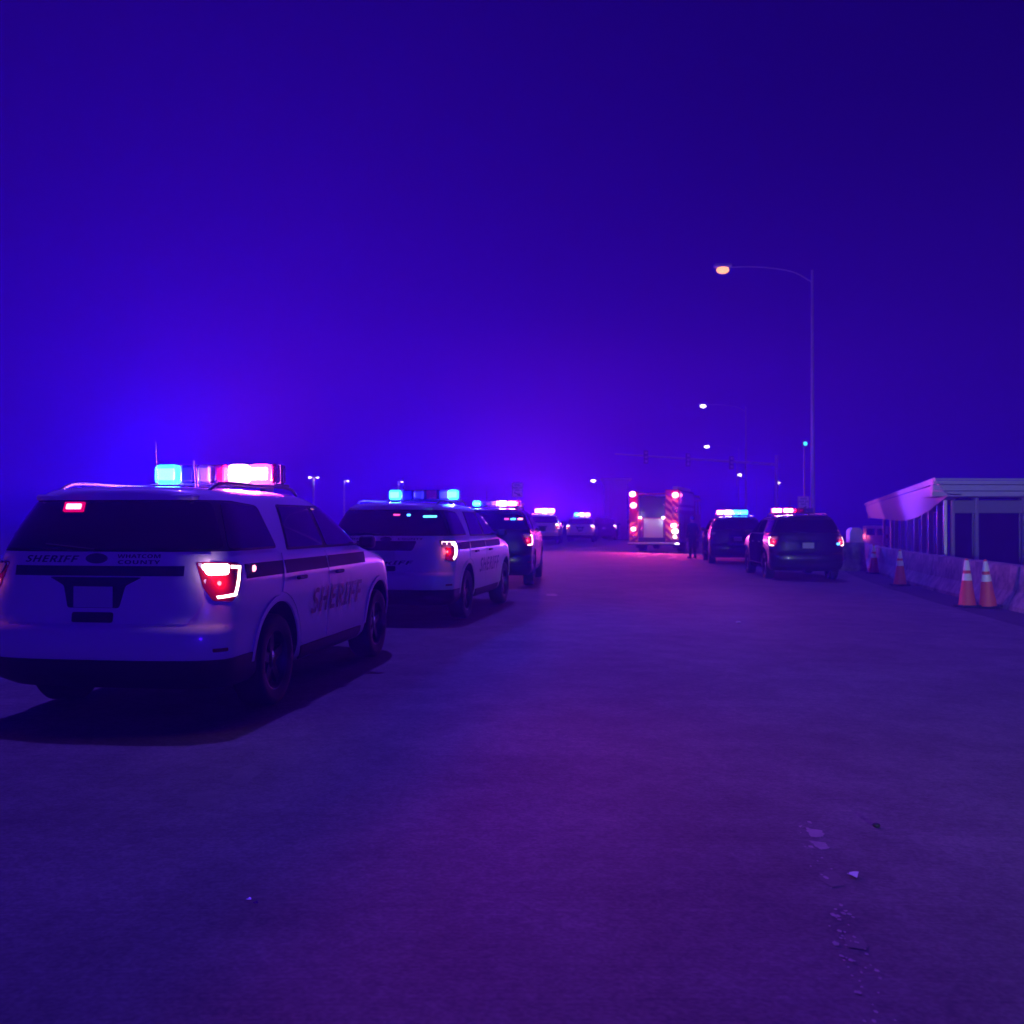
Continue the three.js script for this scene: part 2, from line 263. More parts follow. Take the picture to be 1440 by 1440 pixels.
const bodyGeometry = () => once('body', () => {
  const ys = []; for (let i = 0; i < SL.length - 1; i++) for (let k = 0; k < 4; k++) ys.push(SL[i][0] + (SL[i + 1][0] - SL[i][0]) * k / 4); ys.push(SL.at(-1)[0]);
  const ring = (y) => { const [, hw, sR, sF, rc, n, fc, m] = slice(y), half = [];
    for (let i = 0; i <= 20; i++) { const a = i / 20 * Math.PI / 2, c = Math.cos(a), d = Math.sin(a), k = (c ** n + d ** n) ** (-1 / n), s = sR + rc - rc * k * c; half.push([hw * bow(s) * k * d, s]); }
    const s0 = sR + rc, s1 = sF - fc; for (let i = 1; i < 40; i++) { const s = s0 + (s1 - s0) * i / 40; half.push([hw * bow(s), s]); }
    for (let i = 20; i >= 0; i--) { const a = i / 20 * Math.PI / 2, c = Math.cos(a), d = Math.sin(a), k = (c ** m + d ** m) ** (-1 / m), s = sF - fc + fc * k * c; half.push([hw * bow(s) * k * d, s]); }
    return half.concat(half.slice(1, -1).reverse().map(([x, s]) => [-x, s])); };
  const p = [], idx = []; let N = 0;
  for (const y of ys) { const r = ring(y); N = r.length; for (const [x, s] of r) p.push(x, y, Z(s)); }
  for (let j = 0; j < ys.length - 1; j++) for (let i = 0; i < N; i++) { const a = j * N + i, b = j * N + (i + 1) % N; idx.push(a, b, a + N, b, b + N, a + N); }
  const cb = p.length / 3; p.push(0, ys[0], 0); const ct = cb + 1; p.push(0, ys.at(-1) + 0.002, Z(1.45)); const top = (ys.length - 1) * N;
  for (let i = 0; i < N; i++) { idx.push(cb, (i + 1) % N, i); idx.push(ct, top + i, top + (i + 1) % N); }
  const g = new THREE.BufferGeometry(); g.setAttribute('position', new THREE.Float32BufferAttribute(p, 3)); g.setIndex(idx); g.computeVertexNormals();
  const ev = new Evaluator(); ev.attributes = ['position', 'normal']; ev.useGroups = true;
  let b = new Brush(g, M.white); b.updateMatrixWorld();
  for (const s of [REAR_AXLE, FRONT_AXLE]) for (const sd of [-1, 1]) {
    const c = new Brush(new THREE.CylinderGeometry(ARCH_R, ARCH_R, 0.6, 40).rotateZ(Math.PI / 2), M.trim); c.position.set(sd * 0.93, WHEEL_R + 0.02, Z(s)); c.updateMatrixWorld();
    b = ev.evaluate(b, c, SUBTRACTION); b.updateMatrixWorld();
  }
  return { g: b.geometry, n: b.material.length ?? 1, mats: b.material };
});
const tyreG = () => once('tyre', () => new THREE.LatheGeometry([[0.24, -0.11], [0.30, -0.125], [0.35, -0.12], [0.368, -0.095], [0.372, -0.05], [0.372, 0.05], [0.368, 0.095], [0.35, 0.12], [0.30, 0.125], [0.24, 0.11]].map(([r, h]) => new THREE.Vector2(r, h)), 40).rotateZ(-Math.PI / 2));
const rimG = () => once('rim', () => {
  const a = [new THREE.LatheGeometry([[0.245, -0.10], [0.25, 0.108], [0.235, 0.112], [0.225, 0.09], [0.215, 0.03], [0.10, 0.03], [0.07, 0.075], [0.0, 0.08]].map(([r, h]) => new THREE.Vector2(r, h)), 36).rotateZ(-Math.PI / 2)];
  for (let k = 0; k < 5; k++) a.push(new THREE.BoxGeometry(0.03, 0.17, 0.075).translate(0.06, 0.145, 0).rotateX(k / 5 * 2 * Math.PI));
  return mergeGeometries(a.map((g) => { const h = g.toNonIndexed(); return h; }));
});
function addWheel(parent, x, y, z, side, r = WHEEL_R, rim = M.darkSteel) {
  const w = new THREE.Group(); w.name = 'wheel'; w.position.set(x, y, z); w.scale.setScalar(r / WHEEL_R); if (side < 0) w.rotation.y = Math.PI; parent.add(w);
  part('tyre', tyreG(), M.rubber, w); part('rim', rimG(), rim, w); return w;
}
const TAIL = { // lens outline and lit strip, in wrapMap coordinates (u, y)
  c: { lens: [[0.47, 1.20], [0.78, 1.19], [0.86, 1.16], [0.80, 0.99], [0.72, 0.91], [0.56, 0.92], [0.50, 1.02]], strips: [[[0.70, 1.172], [0.835, 1.165], [0.765, 0.95], [0.59, 0.935], [0.58, 0.955], [0.735, 0.97], [0.795, 1.145], [0.70, 1.15]]] },
  seven: { lens: [[0.50, 1.21], [0.82, 1.20], [0.90, 1.14], [0.86, 0.97], [0.70, 0.90], [0.56, 0.93], [0.58, 1.06]], strips: [[[0.53, 1.19], [0.79, 1.185], [0.855, 1.13], [0.83, 0.985], [0.73, 0.925], [0.70, 0.955], [0.745, 1.0], [0.76, 1.10], [0.72, 1.135], [0.53, 1.145]]] },
};
/* opts: label, paint, livery 'county16' | 'county20' | null, at [x, d], yaw, bar: segments of the roof bar, tail kind */
function patrolCar(o) {
  const [x, d] = o.at, root = thing(o.name ?? 'patrol_car', o.label, o.category ?? 'car', [x, o.y ?? onRoad(x), -d], -R(o.yaw ?? 0), 'emergency vehicles stopped on the road'), paint = o.paint ?? M.white, B = bodyGeometry();
  if (o.scale) root.scale.setScalar(o.scale);
  part('body', B.g, B.mats.map ? B.mats.map((m) => m === M.white ? paint : M.trim) : paint, root);
  const P = (name, key, poly, map, o0, o1, m, par = root, cell) => part(name, once(key, () => patch(poly(), map, o0, o1, cell)), m, par);
  // glass band round the rear, as one dark surround with three panes
  P('glass_surround', 'surround', () => roundPoly([[-1.62, 1.275], [1.62, 1.275], [1.36, 1.625], [0.9, 1.655], [-0.9, 1.655], [-1.36, 1.625]], 0.05), wrapMap, 0, 0.004, M.trim);
  P('rear_window', 'rearglass', () => roundPoly([[-0.66, 1.29], [0.66, 1.29], [0.62, 1.64], [-0.62, 1.64]], 0.05), wrapMap, 0.003, 0.009, M.glass);
  for (const sd of [-1, 1]) {
    const mir = (pts) => pts.map(([u, y]) => [sd * u, y]);
    P('quarter_window', 'qw' + sd, () => roundPoly(mir([[0.70, 1.29], [1.59, 1.29], [1.35, 1.612], [0.70, 1.635]]), 0.04), wrapMap, 0.003, 0.009, M.glass);
    const sm = sideMap(sd);
    P('door_window_surround', 'dws' + sd, () => roundPoly([[1.40, 1.255], [3.68, 1.245], [3.55, 1.34], [3.12, 1.585], [2.78, 1.64], [1.56, 1.64]], 0.03), sm, 0, 0.004, M.trim);
    P('rear_door_window', 'rdw' + sd, () => roundPoly([[1.43, 1.275], [2.30, 1.27], [2.28, 1.62], [1.58, 1.62]], 0.04), sm, 0.003, 0.010, M.glass);
    P('front_door_window', 'fdw' + sd, () => roundPoly([[2.38, 1.27], [3.50, 1.265], [3.08, 1.565], [2.78, 1.62], [2.36, 1.62]], 0.04), sm, 0.003, 0.010, M.glass);
    // doors stand 7 mm proud with gaps between them
    const rd = P('rear_door', 'rd' + sd, () => { const a = []; for (let k = 0; k <= 12; k++) { const t = R(84 - k * 7); a.push([REAR_AXLE + 0.53 * Math.cos(t), WHEEL_R + 0.02 + 0.53 * Math.sin(t)]); } return [[1.26, 1.235], [1.19, 0.94], ...a.filter((q) => q[1] < 0.92 && q[1] > 0.42), [1.70, 0.43], [2.30, 0.43], [2.30, 1.235]]; }, sm, 0, 0.007, paint);
    const fd = P('front_door', 'fd' + sd, () => [[2.315, 1.235], [2.315, 0.43], [3.38, 0.43], [3.46, 0.75], [3.50, 1.235]], sm, 0, 0.007, paint);
    for (const [door, s0] of [[rd, 1.42], [fd, 2.42]]) { const hg = once('handle' + s0 + sd, () => { const q = sm(s0 + 0.12, 1.02); return box(0.035, 0.035, 0.20, q.x + sd * 0.035, q.y, q.z, 0.015); }); part('handle', hg, o.livery ? M.trim : paint, door); }
    P('sill', 'sill' + sd, () => [[1.72, 0.30], [3.44, 0.30], [3.40, 0.415], [1.66, 0.415]], sm, 0, 0.012, M.trim);
    P('arch_trim', 'arr' + sd, () => arch(REAR_AXLE), sm, 0, 0.012, paint); P('arch_trim', 'arf' + sd, () => arch(FRONT_AXLE), sm, 0, 0.012, paint);
    if (o.livery) {
      P('stripe', 'st1' + sd, () => [[0.50, 1.065], [1.235, 1.065], [1.24, 1.175], [0.50, 1.175]], sm, 0, 0.004, M.stripe);
      P('stripe', 'st2' + sd, () => [[1.262, 1.065], [2.29, 1.065], [2.29, 1.175], [1.262, 1.175]], sm, 0.006, 0.010, M.stripe, rd);
      P('stripe', 'st3' + sd, () => [[2.325, 1.065], [3.47, 1.065], [3.48, 1.175], [2.325, 1.175]], sm, 0.006, 0.010, M.stripe, fd);
      P('door_lettering', 'dl' + sd, () => sd > 0 ? [[1.78, 0.62], [2.28, 0.62], [2.28, 0.96], [1.78, 0.96]] : [[1.78, 0.62], [2.28, 0.62], [2.28, 0.96], [1.78, 0.96]], sm, null, 0.0125, doorText(sd, 0), rd);
      P('door_lettering', 'dm' + sd, () => [[2.335, 0.62], [3.32, 0.62], [3.32, 0.96], [2.335, 0.96]], sm, null, 0.0125, doorText(sd, 1), fd);
    }
    // mirror, roof rail
    const mq = sm(3.42, 1.26); part('side_mirror', once('mirror' + sd, () => mergeGeometries([box(0.17, 0.13, 0.10, mq.x + sd * 0.13, 1.28, mq.z, 0.04), box(0.12, 0.04, 0.06, mq.x + sd * 0.03, 1.25, mq.z, 0.015)])), M.trim, root);
    part('roof_rail', once('rail' + sd, () => tube([[sd * 0.62, 1.735, Z(0.62)], [sd * 0.63, 1.785, Z(0.75)], [sd * 0.63, 1.80, Z(1.5)], [sd * 0.62, 1.79, Z(2.35)], [sd * 0.61, 1.74, Z(2.5)]], 0.014)), M.trim, root);
    // tail lamp
    const T = TAIL[o.tail ?? 'c'], kind = o.tail ?? 'c', lens = P('tail_lamp', 'tl' + kind + sd, () => roundPoly(mir(T.lens), 0.02), wrapMap, 0, 0.010, M.redLens);
    T.strips.forEach((s, i) => P('led_strip', 'ls' + kind + i + sd, () => mir(s), wrapMap, 0.009, 0.014, o.tailOff ? M.redLens : M.tailHot, lens));
    P('reverse_lens', 'rl' + kind + sd, () => roundPoly(mir([[0.50, 1.185], [0.68, 1.18], [0.67, 1.105], [0.52, 1.105]]), 0.02), wrapMap, 0.009, 0.015, (o.strobe ?? []).includes(sd) ? M.strobe : M.clearLens, lens);
    if ((o.strobe ?? []).includes(sd)) { const q = wrapMap(sd * 0.59, 1.145); lamp(root, [q.x, q.y, q.z + 0.07], [1, 0.6, 1], 0.1, 1); }
    if (!o.tailOff) { const q = wrapMap(sd * 0.62, 1.06), out = new THREE.Vector3(sd * 0.5, 0, 1).normalize(); lamp(root, q.clone().addScaledVector(out, 0.06).toArray(), [1, 0.12, 0.16], o.tailPower ?? 0.12, 1); }
    P('side_marker', 'sk' + sd, () => ell(1.12 * sd, 1.135, 0.028, 0.024), wrapMap, 0.003, 0.012, o.marker && sd > 0 ? M.ledRed : M.redLens, root, 0.03);
    const hl = P('head_lamp', 'hl' + sd, () => roundPoly([[4.42, 0.98], [4.82, 0.80], [4.86, 0.86], [4.74, 1.02], [4.46, 1.06]], 0.02), sm, 0, 0.008, o.head ? M.headOn : M.clearLens);
    if (o.head) { const l = new THREE.SpotLight(rgb(0.8, 0.85, 1.0), o.head, 0, 0.33, 0.6, 2); l.position.set(sd * 0.66, 0.93, -CARL / 2 - 0.12); l.target.position.set(sd * 0.66, 1.0, -CARL / 2 - 10); l.castShadow = true; l.shadow.radius = 4; l.name = 'lamp_light'; hl.add(l, l.target); }
    for (const s of [REAR_AXLE, FRONT_AXLE]) addWheel(root, sd * 0.855, WHEEL_R, Z(s), sd);
  }
  P('windshield', 'ws', () => roundPoly([[-0.78, 1.27], [0.78, 1.27], [0.62, 1.64], [-0.62, 1.64]], 0.05), frontMap, 0, 0.006, M.glass);
  P('grille', 'gr', () => roundPoly([[-0.52, 0.68], [0.52, 0.68], [0.58, 0.92], [-0.58, 0.92]], 0.03), frontMap, 0, 0.008, M.trim);
  P('rear_valance', 'va', () => [[-1.3, 0.272], [1.3, 0.272], [1.3, 0.50], [-1.3, 0.50]], wrapMap, 0, 0.010, M.trim);
  const bump = P('rear_bumper', 'bm', () => roundPoly([[-1.0, 0.515], [1.0, 0.515], [1.0, 0.70], [0.62, 0.735], [-0.62, 0.735], [-1.0, 0.70]], 0.01), wrapMap, 0, 0.012, paint);
  P('reflector', 'rf', () => rect(0.60, 0.56, 0.74, 0.585), wrapMap, 0.012, 0.018, M.redLens, bump);
  const gate = P('liftgate_panel', 'lg', () => roundPoly([[-0.70, 0.755], [0.70, 0.755], [0.80, 0.90], [0.82, 1.255], [-0.82, 1.255], [-0.80, 0.90]], 0.02), rearMap, 0, 0.008, paint);
  const dark = P('recess_shade', 'pr' + (o.livery ?? ''), () => o.livery === 'county20' ? roundPoly([[-0.46, 1.20], [0.46, 1.20], [0.40, 1.06], [-0.40, 1.06]], 0.03) : roundPoly([[-0.36, 1.09], [0.36, 1.09], [0.24, 1.03], [0.20, 0.87], [-0.20, 0.87], [-0.24, 1.03]], 0.02), rearMap, 0.007, 0.011, M.stripe, gate);  // flat dark patch painted for the shade inside the plate recess
  const py = o.livery === 'county20' ? 0.98 : 0.95;
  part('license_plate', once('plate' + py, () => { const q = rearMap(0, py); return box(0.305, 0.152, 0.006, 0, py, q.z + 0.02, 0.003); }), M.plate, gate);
  P('step_pad', 'sp', () => rect(-0.16, 0.765, 0.16, 0.84, 0.02), rearMap, 0.007, 0.014, M.trim, gate);
  if (o.livery) {
    P('rear_stripe', 'rs' + o.livery, () => o.livery === 'county20' ? [[-1.13, 1.10], [-0.92, 1.10], [-0.92, 1.17], [-1.13, 1.17]] : [[-0.66, 1.10], [0.66, 1.10], [0.66, 1.172], [-0.66, 1.172]], o.livery === 'county20' ? wrapMap : rearMap, 0.006, 0.011, M.stripe, gate);
    P('emblem', 'em', () => ell(0, 1.225, 0.085, 0.036, 28), rearMap, 0.007, 0.016, M.navyPaint, gate, 0.03);
    const txt = (k, a, b, c, e, m) => P('rear_lettering', k, () => [[a, b], [c, b], [c, e], [a, e]], rearMap, null, 0.0125, m, gate);
    if (o.livery === 'county16') { txt('t1', -0.60, 1.185, -0.14, 1.255, printed.sheriff); txt('t2', 0.15, 1.178, 0.50, 1.262, printed.county2); }
    else { txt('t3', -0.62, 1.208, -0.16, 1.248, printed.whatcom); txt('t4', 0.16, 1.208, 0.56, 1.248, printed.county); txt('t5', -0.42, 0.845, 0.42, 0.93, printed.sheriff); }
  }
  part('wiper', once('wiper', () => { const a = rearMap(-0.02, 1.29), b = rearMap(-0.42, 1.33); return rod([a.x, a.y, a.z + 0.03], [b.x, b.y, b.z + 0.025], 0.009, 0.006); }), M.trim, root);
  part('spoiler', once('spoil', () => { const q = rearMap(0, 1.70); const g = box(1.28, 0.045, 0.26, 0, 1.705, q.z - 0.05, 0.02), p = g.attributes.position; for (let i = 0; i < p.count; i++) { const xx = p.getX(i); p.setY(i, p.getY(i) - 0.03 * (xx / 0.64) ** 2); p.setZ(i, p.getZ(i) - 0.12 * (xx / 0.64) ** 2); } return g; }), paint, root);
  for (const [ax, as, ah] of o.antennas ?? [[-0.18, 1.55, 0.42]]) part('antenna', rod([ax, 1.765, Z(as)], [ax, 1.77 + ah, Z(as) + 0.04], 0.006, 0.003, 6), M.trim, root);
  // roof light bar
  if (o.bar) {
    const bs = 2.15, by = 1.885, mh = o.barH ?? 0.13, bar = new THREE.Group(); bar.name = 'light_bar'; bar.position.set(0, by, Z(bs)); root.add(bar);
    part('bar_base', once('barbase', () => mergeGeometries([box(1.23, 0.03, 0.34, 0, -0.062, 0.0, 0.012), box(0.06, 0.06, 0.2, -0.46, -0.085, 0), box(0.06, 0.06, 0.2, 0.46, -0.085, 0)])), M.trim, bar);
    part('light_block_spine', once('barspine' + mh, () => box(1.20, mh + 0.004, 0.012, 0, mh / 2 - 0.046, -0.002, 0.004)), M.trim, bar);  // opaque spine added to keep lamp light off the cars ahead
    for (const [cx, w, kind, power] of o.bar) { // lamps that flash to the rear, dark ones to the front
      const m = { blue: M.litBlue, red: M.litRed, white: M.litWhite, off: M.clearLens, offblue: M.blueLens, offred: M.redLens, front: M.blueLens }[kind], off = { blue: M.blueLens, red: M.redLens }[kind] ?? M.clearLens;
      const md = part('lamp_module', once('mod' + cx + w + mh, () => box(w - 0.012, mh, 0.12, cx, mh / 2 - 0.045, 0.070, 0.04)), m, bar);
      if (!kind.startsWith('off') && kind !== 'front') part('led_array', once('core' + cx + w + mh, () => box((w - 0.012) * 0.86, mh * 0.66, 0.084, cx, mh / 2 - 0.045, 0.094, 0.02)), kind === 'blue' ? M.coldCore : M.hotCore, bar);
      const fm = part('front_lamp_module', once('modf' + cx + w + mh, () => box(w - 0.012, mh, 0.12, cx, mh / 2 - 0.045, -0.074, 0.04)), kind.startsWith('off') ? m : off, bar);
      const c = { blue: [0.03, 0.03, 1.0], red: [1.0, 0.04, 0.60], white: [0.85, 0.2, 1.0] }[kind];
      if (c) lamp(md, [cx, 0.012, 0.075], c, power, 5);
      if (kind === 'front') { fm.material = M.litBlue; lamp(fm, [cx, 0.012, -0.075], [0.03, 0.0, 1.0], power, 5); }
    }
  }
  for (const [key, u, y, w, h, m, lift] of o.leds ?? []) P('window_lamp', key, () => rect(u - w / 2, y - h / 2, u + w / 2, y + h / 2, 0.01), rearMap, 0.008, lift ?? 0.02, m, root, 0.05);
  return root;
}
function arch(s) { const a = [], b = []; for (let k = 0; k <= 20; k++) { const t = R(4 + k * 8.6); a.push([s + 0.505 * Math.cos(t), WHEEL_R + 0.02 + 0.505 * Math.sin(t)]); b.push([s + 0.458 * Math.cos(t), WHEEL_R + 0.02 + 0.458 * Math.sin(t)]); } return a.concat(b.reverse()); }
const doorTexts = {};
function doorText(sd, half) { // SHERIFF across both doors; each door carries its share of the same print
  return doorTexts[sd + '_' + half] ??= (() => {
    const c = document.createElement('canvas'); c.width = 1024; c.height = 200; const x = c.getContext('2d');
    x.clearRect(0, 0, 1024, 200); x.fillStyle = '#0d1040'; x.textAlign = 'center'; x.textBaseline = 'middle'; x.font = 'italic bold 180px sans-serif'; const w = x.measureText('SHERIFF').width;
    x.translate(512, 104); x.scale(sd * 980 / w, 1); x.fillText('SHERIFF', 0, 0);
    const tx = new THREE.CanvasTexture(c), all = 3.32 - 1.78; tx.colorSpace = THREE.SRGBColorSpace; tx.repeat.x = (half ? 3.32 - 2.335 : 0.5) / all; tx.offset.x = half ? (2.335 - 1.78) / all : 0; return new THREE.MeshStandardMaterial({ map: tx, transparent: true, roughness: 0.5 });
  })();
}
// where each car stands: middle of its rear bumper [x, depth] and heading, moved to the car's centre
const fromRear = (x, d, yaw) => [x + Math.sin(R(yaw)) * CARL / 2, d + Math.cos(R(yaw)) * CARL / 2];
patrolCar({ label: 'white county sheriff car nearest the camera, lettered below its rear window', livery: 'county16', at: fromRear(-3.04, 7.12, 8.5), yaw: 8.5, tail: 'c', strobe: [1], marker: true,
  bar: [[-0.48, 0.24, 'blue', 300], [-0.27, 0.16, 'offblue'], [-0.10, 0.16, 'off'], [0.05, 0.13, 'offred'], [0.22, 0.2, 'white', 90], [0.43, 0.21, 'red', 110], [0.57, 0.07, 'offred']], barH: 0.18, leds: [['v1halo', -0.27, 1.60, 0.17, 0.075, M.haloRed], ['v1led', -0.27, 1.60, 0.125, 0.042, M.ledRed, 0.024]], antennas: [[-0.30, 1.55, 0.42], [-0.02, 1.7, 0.26], [0.10, 1.5, 0.22]] });  // broad red patch painted as the window lamp's halo
patrolCar({ label: 'white county sheriff car second in the left line, red seven-shaped tail lamp lit', livery: 'county20', at: fromRear(-1.85, 14.3, 11), yaw: 11, tail: 'seven',
  bar: [[-0.49, 0.2, 'blue', 180], [-0.28, 0.2, 'offblue'], [-0.07, 0.2, 'off'], [0.14, 0.2, 'offred'], [0.35, 0.2, 'off'], [0.50, 0.18, 'blue', 180]], barH: 0.16, leds: [['v2a', 0.12, 1.575, 0.10, 0.022, M.ledPink], ['v2b', 0.30, 1.572, 0.05, 0.026, M.ledCyan], ['v2c', 0.60, 1.55, 0.18, 0.022, M.ledCyan]] });
patrolCar({ label: 'dark patrol car third in the left line, mostly hidden by the second', paint: M.black, at: fromRear(-0.55, 22, 5), yaw: 5, tail: 'c',
  bar: [[-0.49, 0.2, 'blue', 60], [-0.28, 0.2, 'offblue'], [-0.07, 0.2, 'off'], [0.15, 0.22, 'white', 140], [0.38, 0.22, 'red', 150], [0.53, 0.08, 'offred']], leds: [['v3a', 0.41, 1.52, 0.10, 0.035, M.ledPink], ['v3b', 0.55, 1.52, 0.11, 0.035, M.ledCyan], ['v3c', 0.70, 1.52, 0.10, 0.03, M.ledRed]] });
patrolCar({ label: 'white patrol car fourth in the left line, just right of the white arrow sign', at: fromRear(1.9, 62, 6), yaw: 6, tail: 'c', scale: 1.06, strobe: [-1, 1], tailPower: 0.5,
  bar: [[-0.40, 0.4, 'red', 420], [0.0, 0.38, 'white', 600], [0.40, 0.4, 'red', 420]], barH: 0.30 });
patrolCar({ label: 'white patrol car with twin red and blue roof blaze, fifth in the line', at: fromRear(4.8, 70, 8), yaw: 8, tail: 'c', strobe: [-1, 1], tailPower: 0.5,
  bar: [[-0.40, 0.36, 'blue', 350], [0.0, 0.3, 'white', 250], [0.40, 0.36, 'red', 450]], barH: 0.26 });
patrolCar({ label: 'dark patrol car beside the fifth white one, left of the stone pillar base', paint: M.black, at: fromRear(7.4, 80, 10), yaw: 10, tail: 'c', strobe: [-1, 1], tailPower: 0.5 });
patrolCar({ label: 'white car almost hidden by the left edge of the fire engine', at: fromRear(9.9, 86, 10), yaw: 10, tail: 'c', strobe: [-1], tailPower: 0.5 });
patrolCar({ label: 'dark patrol car under a bright pink, white and cyan roof bar', paint: M.navyPaint, at: fromRear(8.2, 36, 7), yaw: 7, tail: 'seven', tailOff: true,
  bar: [[-0.46, 0.26, 'red', 50], [-0.16, 0.32, 'white', 60], [0.14, 0.26, 'blue', 160], [0.43, 0.30, 'blue', 260]], barH: 0.18 });
patrolCar({ label: 'black patrol car nearest on the right, two red lamps on its roof', paint: M.black, at: fromRear(7.9, 26.4, 4), yaw: 4, tail: 'c', tailPower: 0.3,
  bar: [[-0.44, 0.30, 'red', 24], [-0.12, 0.30, 'red', 24], [0.19, 0.28, 'offred'], [0.47, 0.24, 'offblue']], leds: [['bblue', 0.80, 0.99, 0.08, 0.06, M.ledCyan]] });

patrolCar({ label: 'white patrol car standing behind the camera, headlamps on and blue roof lamps flashing forward', livery: 'county16', at: [2.9, -9.5], yaw: 8, tail: 'c', head: 400,
  bar: [[-0.42, 0.34, 'front', 140], [0.0, 0.38, 'off'], [0.42, 0.34, 'front', 140]] });

// ---------------------------------------------------------------- fire engine
{
  const yaw = 17.5, L = 9.2, cx = 7.0 + Math.sin(R(yaw)) * L / 2, cd = 49 + Math.cos(R(yaw)) * L / 2;
  const t = thing('fire_engine', 'red fire engine seen from behind with chevron panel and glowing red lamps', 'fire engine', [cx, onRoad(cx), -cd], -R(yaw), 'emergency vehicles stopped on the road'), zr = L / 2;
  const red = phy(rgb(0.26, 0.010, 0.014), 0.3, { clearcoat: 1, clearcoatRoughness: 0.06 }), silver = std(rgb(0.58, 0.58, 0.60), 0.42, { metalness: 0.25 }), yel = std(rgb(0.75, 0.42, 0.10), 0.5), cream = phy(rgb(0.68, 0.66, 0.62), 0.35, { clearcoat: 1 });
  part('chassis', box(2.2, 0.3, L - 0.4, 0, 0.62, 0, 0.03), M.trim, t);
  part('left_compartments', box(0.46, 2.55, 5.6, -1.02, 1.78, zr - 2.9, 0.03), red, t); part('right_compartments', box(0.70, 2.62, 5.6, 0.90, 1.83, zr - 2.9, 0.03), red, t);
  part('hose_bed', box(1.34, 1.2, 5.4, -0.12, 1.15, zr - 2.95, 0.02), red, t); part('hose_bed_gate', box(1.32, 1.05, 0.05, -0.12, 2.28, zr - 0.35, 0.01), M.trim, t);
  part('cross_beam', box(1.34, 0.07, 0.08, -0.12, 2.93, zr - 0.16, 0.02), red, t);
  const roll = part('roll_up_door', box(0.98, 0.06, 0.04, 0, 1.66, zr - 0.235), silver, t); roll.position.x = -0.06;
  for (let k = 0; k < 12; k++) part('slat', once('fslat', () => box(0.96, 0.068, 0.03, 0, 0, 0, 0.01)), silver, roll).position.set(0, 1.58 - k * 0.073, zr - 0.235);
  part('hand_rail', rod([-0.62, 0.8, zr - 0.14], [-0.62, 2.2, zr - 0.14], 0.018), M.chrome, t); part('hand_rail', rod([0.50, 0.8, zr - 0.14], [0.50, 2.5, zr - 0.14], 0.018), M.chrome, t);
  part('tail_board', box(2.5, 0.10, 0.5, 0, 0.47, zr - 0.02, 0.02), silver, t); part('tail_board_edge', box(2.5, 0.05, 0.04, 0, 0.42, zr + 0.23, 0.01), M.trim, t);
  const pr = part('chevron_panel', box(0.66, 2.28, 0.02, 0.90, 1.76, zr - 0.087, 0.004), red, t, 'red chevron panel with pale stripes'), pl = part('chevron_panel', box(0.42, 1.0, 0.02, -1.02, 1.06, zr - 0.087, 0.004), red, t);
  const stripe = (par, x0, x1, y0, y1, up, z) => { const c = clipCell([[x0 - 0.5, y0], [x1 + 0.5, y0 + up], [x1 + 0.5, y1 + up], [x0 - 0.5, y1]], x0, par === pr ? 0.64 : 0.57, x1, par === pr ? 2.88 : 1.54); if (c.length > 2) { const g = new THREE.ExtrudeGeometry(new THREE.Shape(c.map((p) => new THREE.Vector2(...p))), { depth: 0.006, bevelEnabled: false }).translate(0, 0, z); part('chevron_stripe', g, yel, par); } };
  for (let k = 0; k < 11; k++) { stripe(pr, 0.58, 0.895, 0.6 + k * 0.36, 0.78 + k * 0.36, -1.1, zr - 0.076); stripe(pr, 0.905, 1.22, 0.9 + k * 0.36, 1.08 + k * 0.36, -1.1, zr - 0.076); }
  for (let k = 0; k < 6; k++) stripe(pl, -1.22, -0.82, -0.2 + k * 0.36, -0.02 + k * 0.36, 1.1, zr - 0.076);
  const ladder = new THREE.Group(); ladder.name = 'rear_ladder'; t.add(ladder);
  part('ladder_side', mergeGeometries([rod([0.98, 0.9, zr + 0.02], [0.98, 2.3, zr + 0.02], 0.016), rod([1.22, 0.9, zr + 0.02], [1.22, 2.3, zr + 0.02], 0.016)]), M.chrome, ladder);
  for (let k = 0; k < 4; k++) part('rung', rod([0.98, 1.95 + k * 0.1, zr + 0.02], [1.22, 1.95 + k * 0.1, zr + 0.02], 0.012), M.chrome, ladder);
  const lampAt = (x, y, w, h, m, i, name = 'warning_lamp') => { const o = part(name, new THREE.SphereGeometry(0.5, 18, 12).scale(w, h, 0.12).translate(x, y, zr + 0.0), m, t); if (i) { const l = new THREE.SpotLight(rgb(1, 0.02, 0.22), i * 2.4, 0, 1.35, 0.5, 2); l.position.set(x, y, zr + 0.05); l.target.position.set(x, y - 0.2, zr + 5); l.castShadow = true; l.shadow.radius = 4; l.name = 'lamp_light'; o.add(l, l.target); lamp(o, [x, y, zr + 0.03], [1, 0.02, 0.3], i * 0.10, 5); } part('lamp_bezel', new THREE.TorusGeometry(0.5, 0.06, 8, 24).scale(w * 1.05, h * 1.05, 0.2).translate(x, y, zr - 0.06), M.chrome, o); };
  lampAt(-1.06, 2.92, 0.30, 0.26, M.fireRed, 30); lampAt(-1.02, 2.36, 0.30, 0.26, M.fireRed, 30); lampAt(1.06, 2.86, 0.30, 0.26, M.fireRed, 30); { const o = part('added_corner_lamp', box(0.10, 0.14, 0.34, 1.29, 2.86, zr - 0.35, 0.03), M.markRed, t); lamp(o, [1.29, 2.86, zr - 0.35], [1, 0.03, 0.4], 14, 4); }  // corner lamp added to light the engine's right side
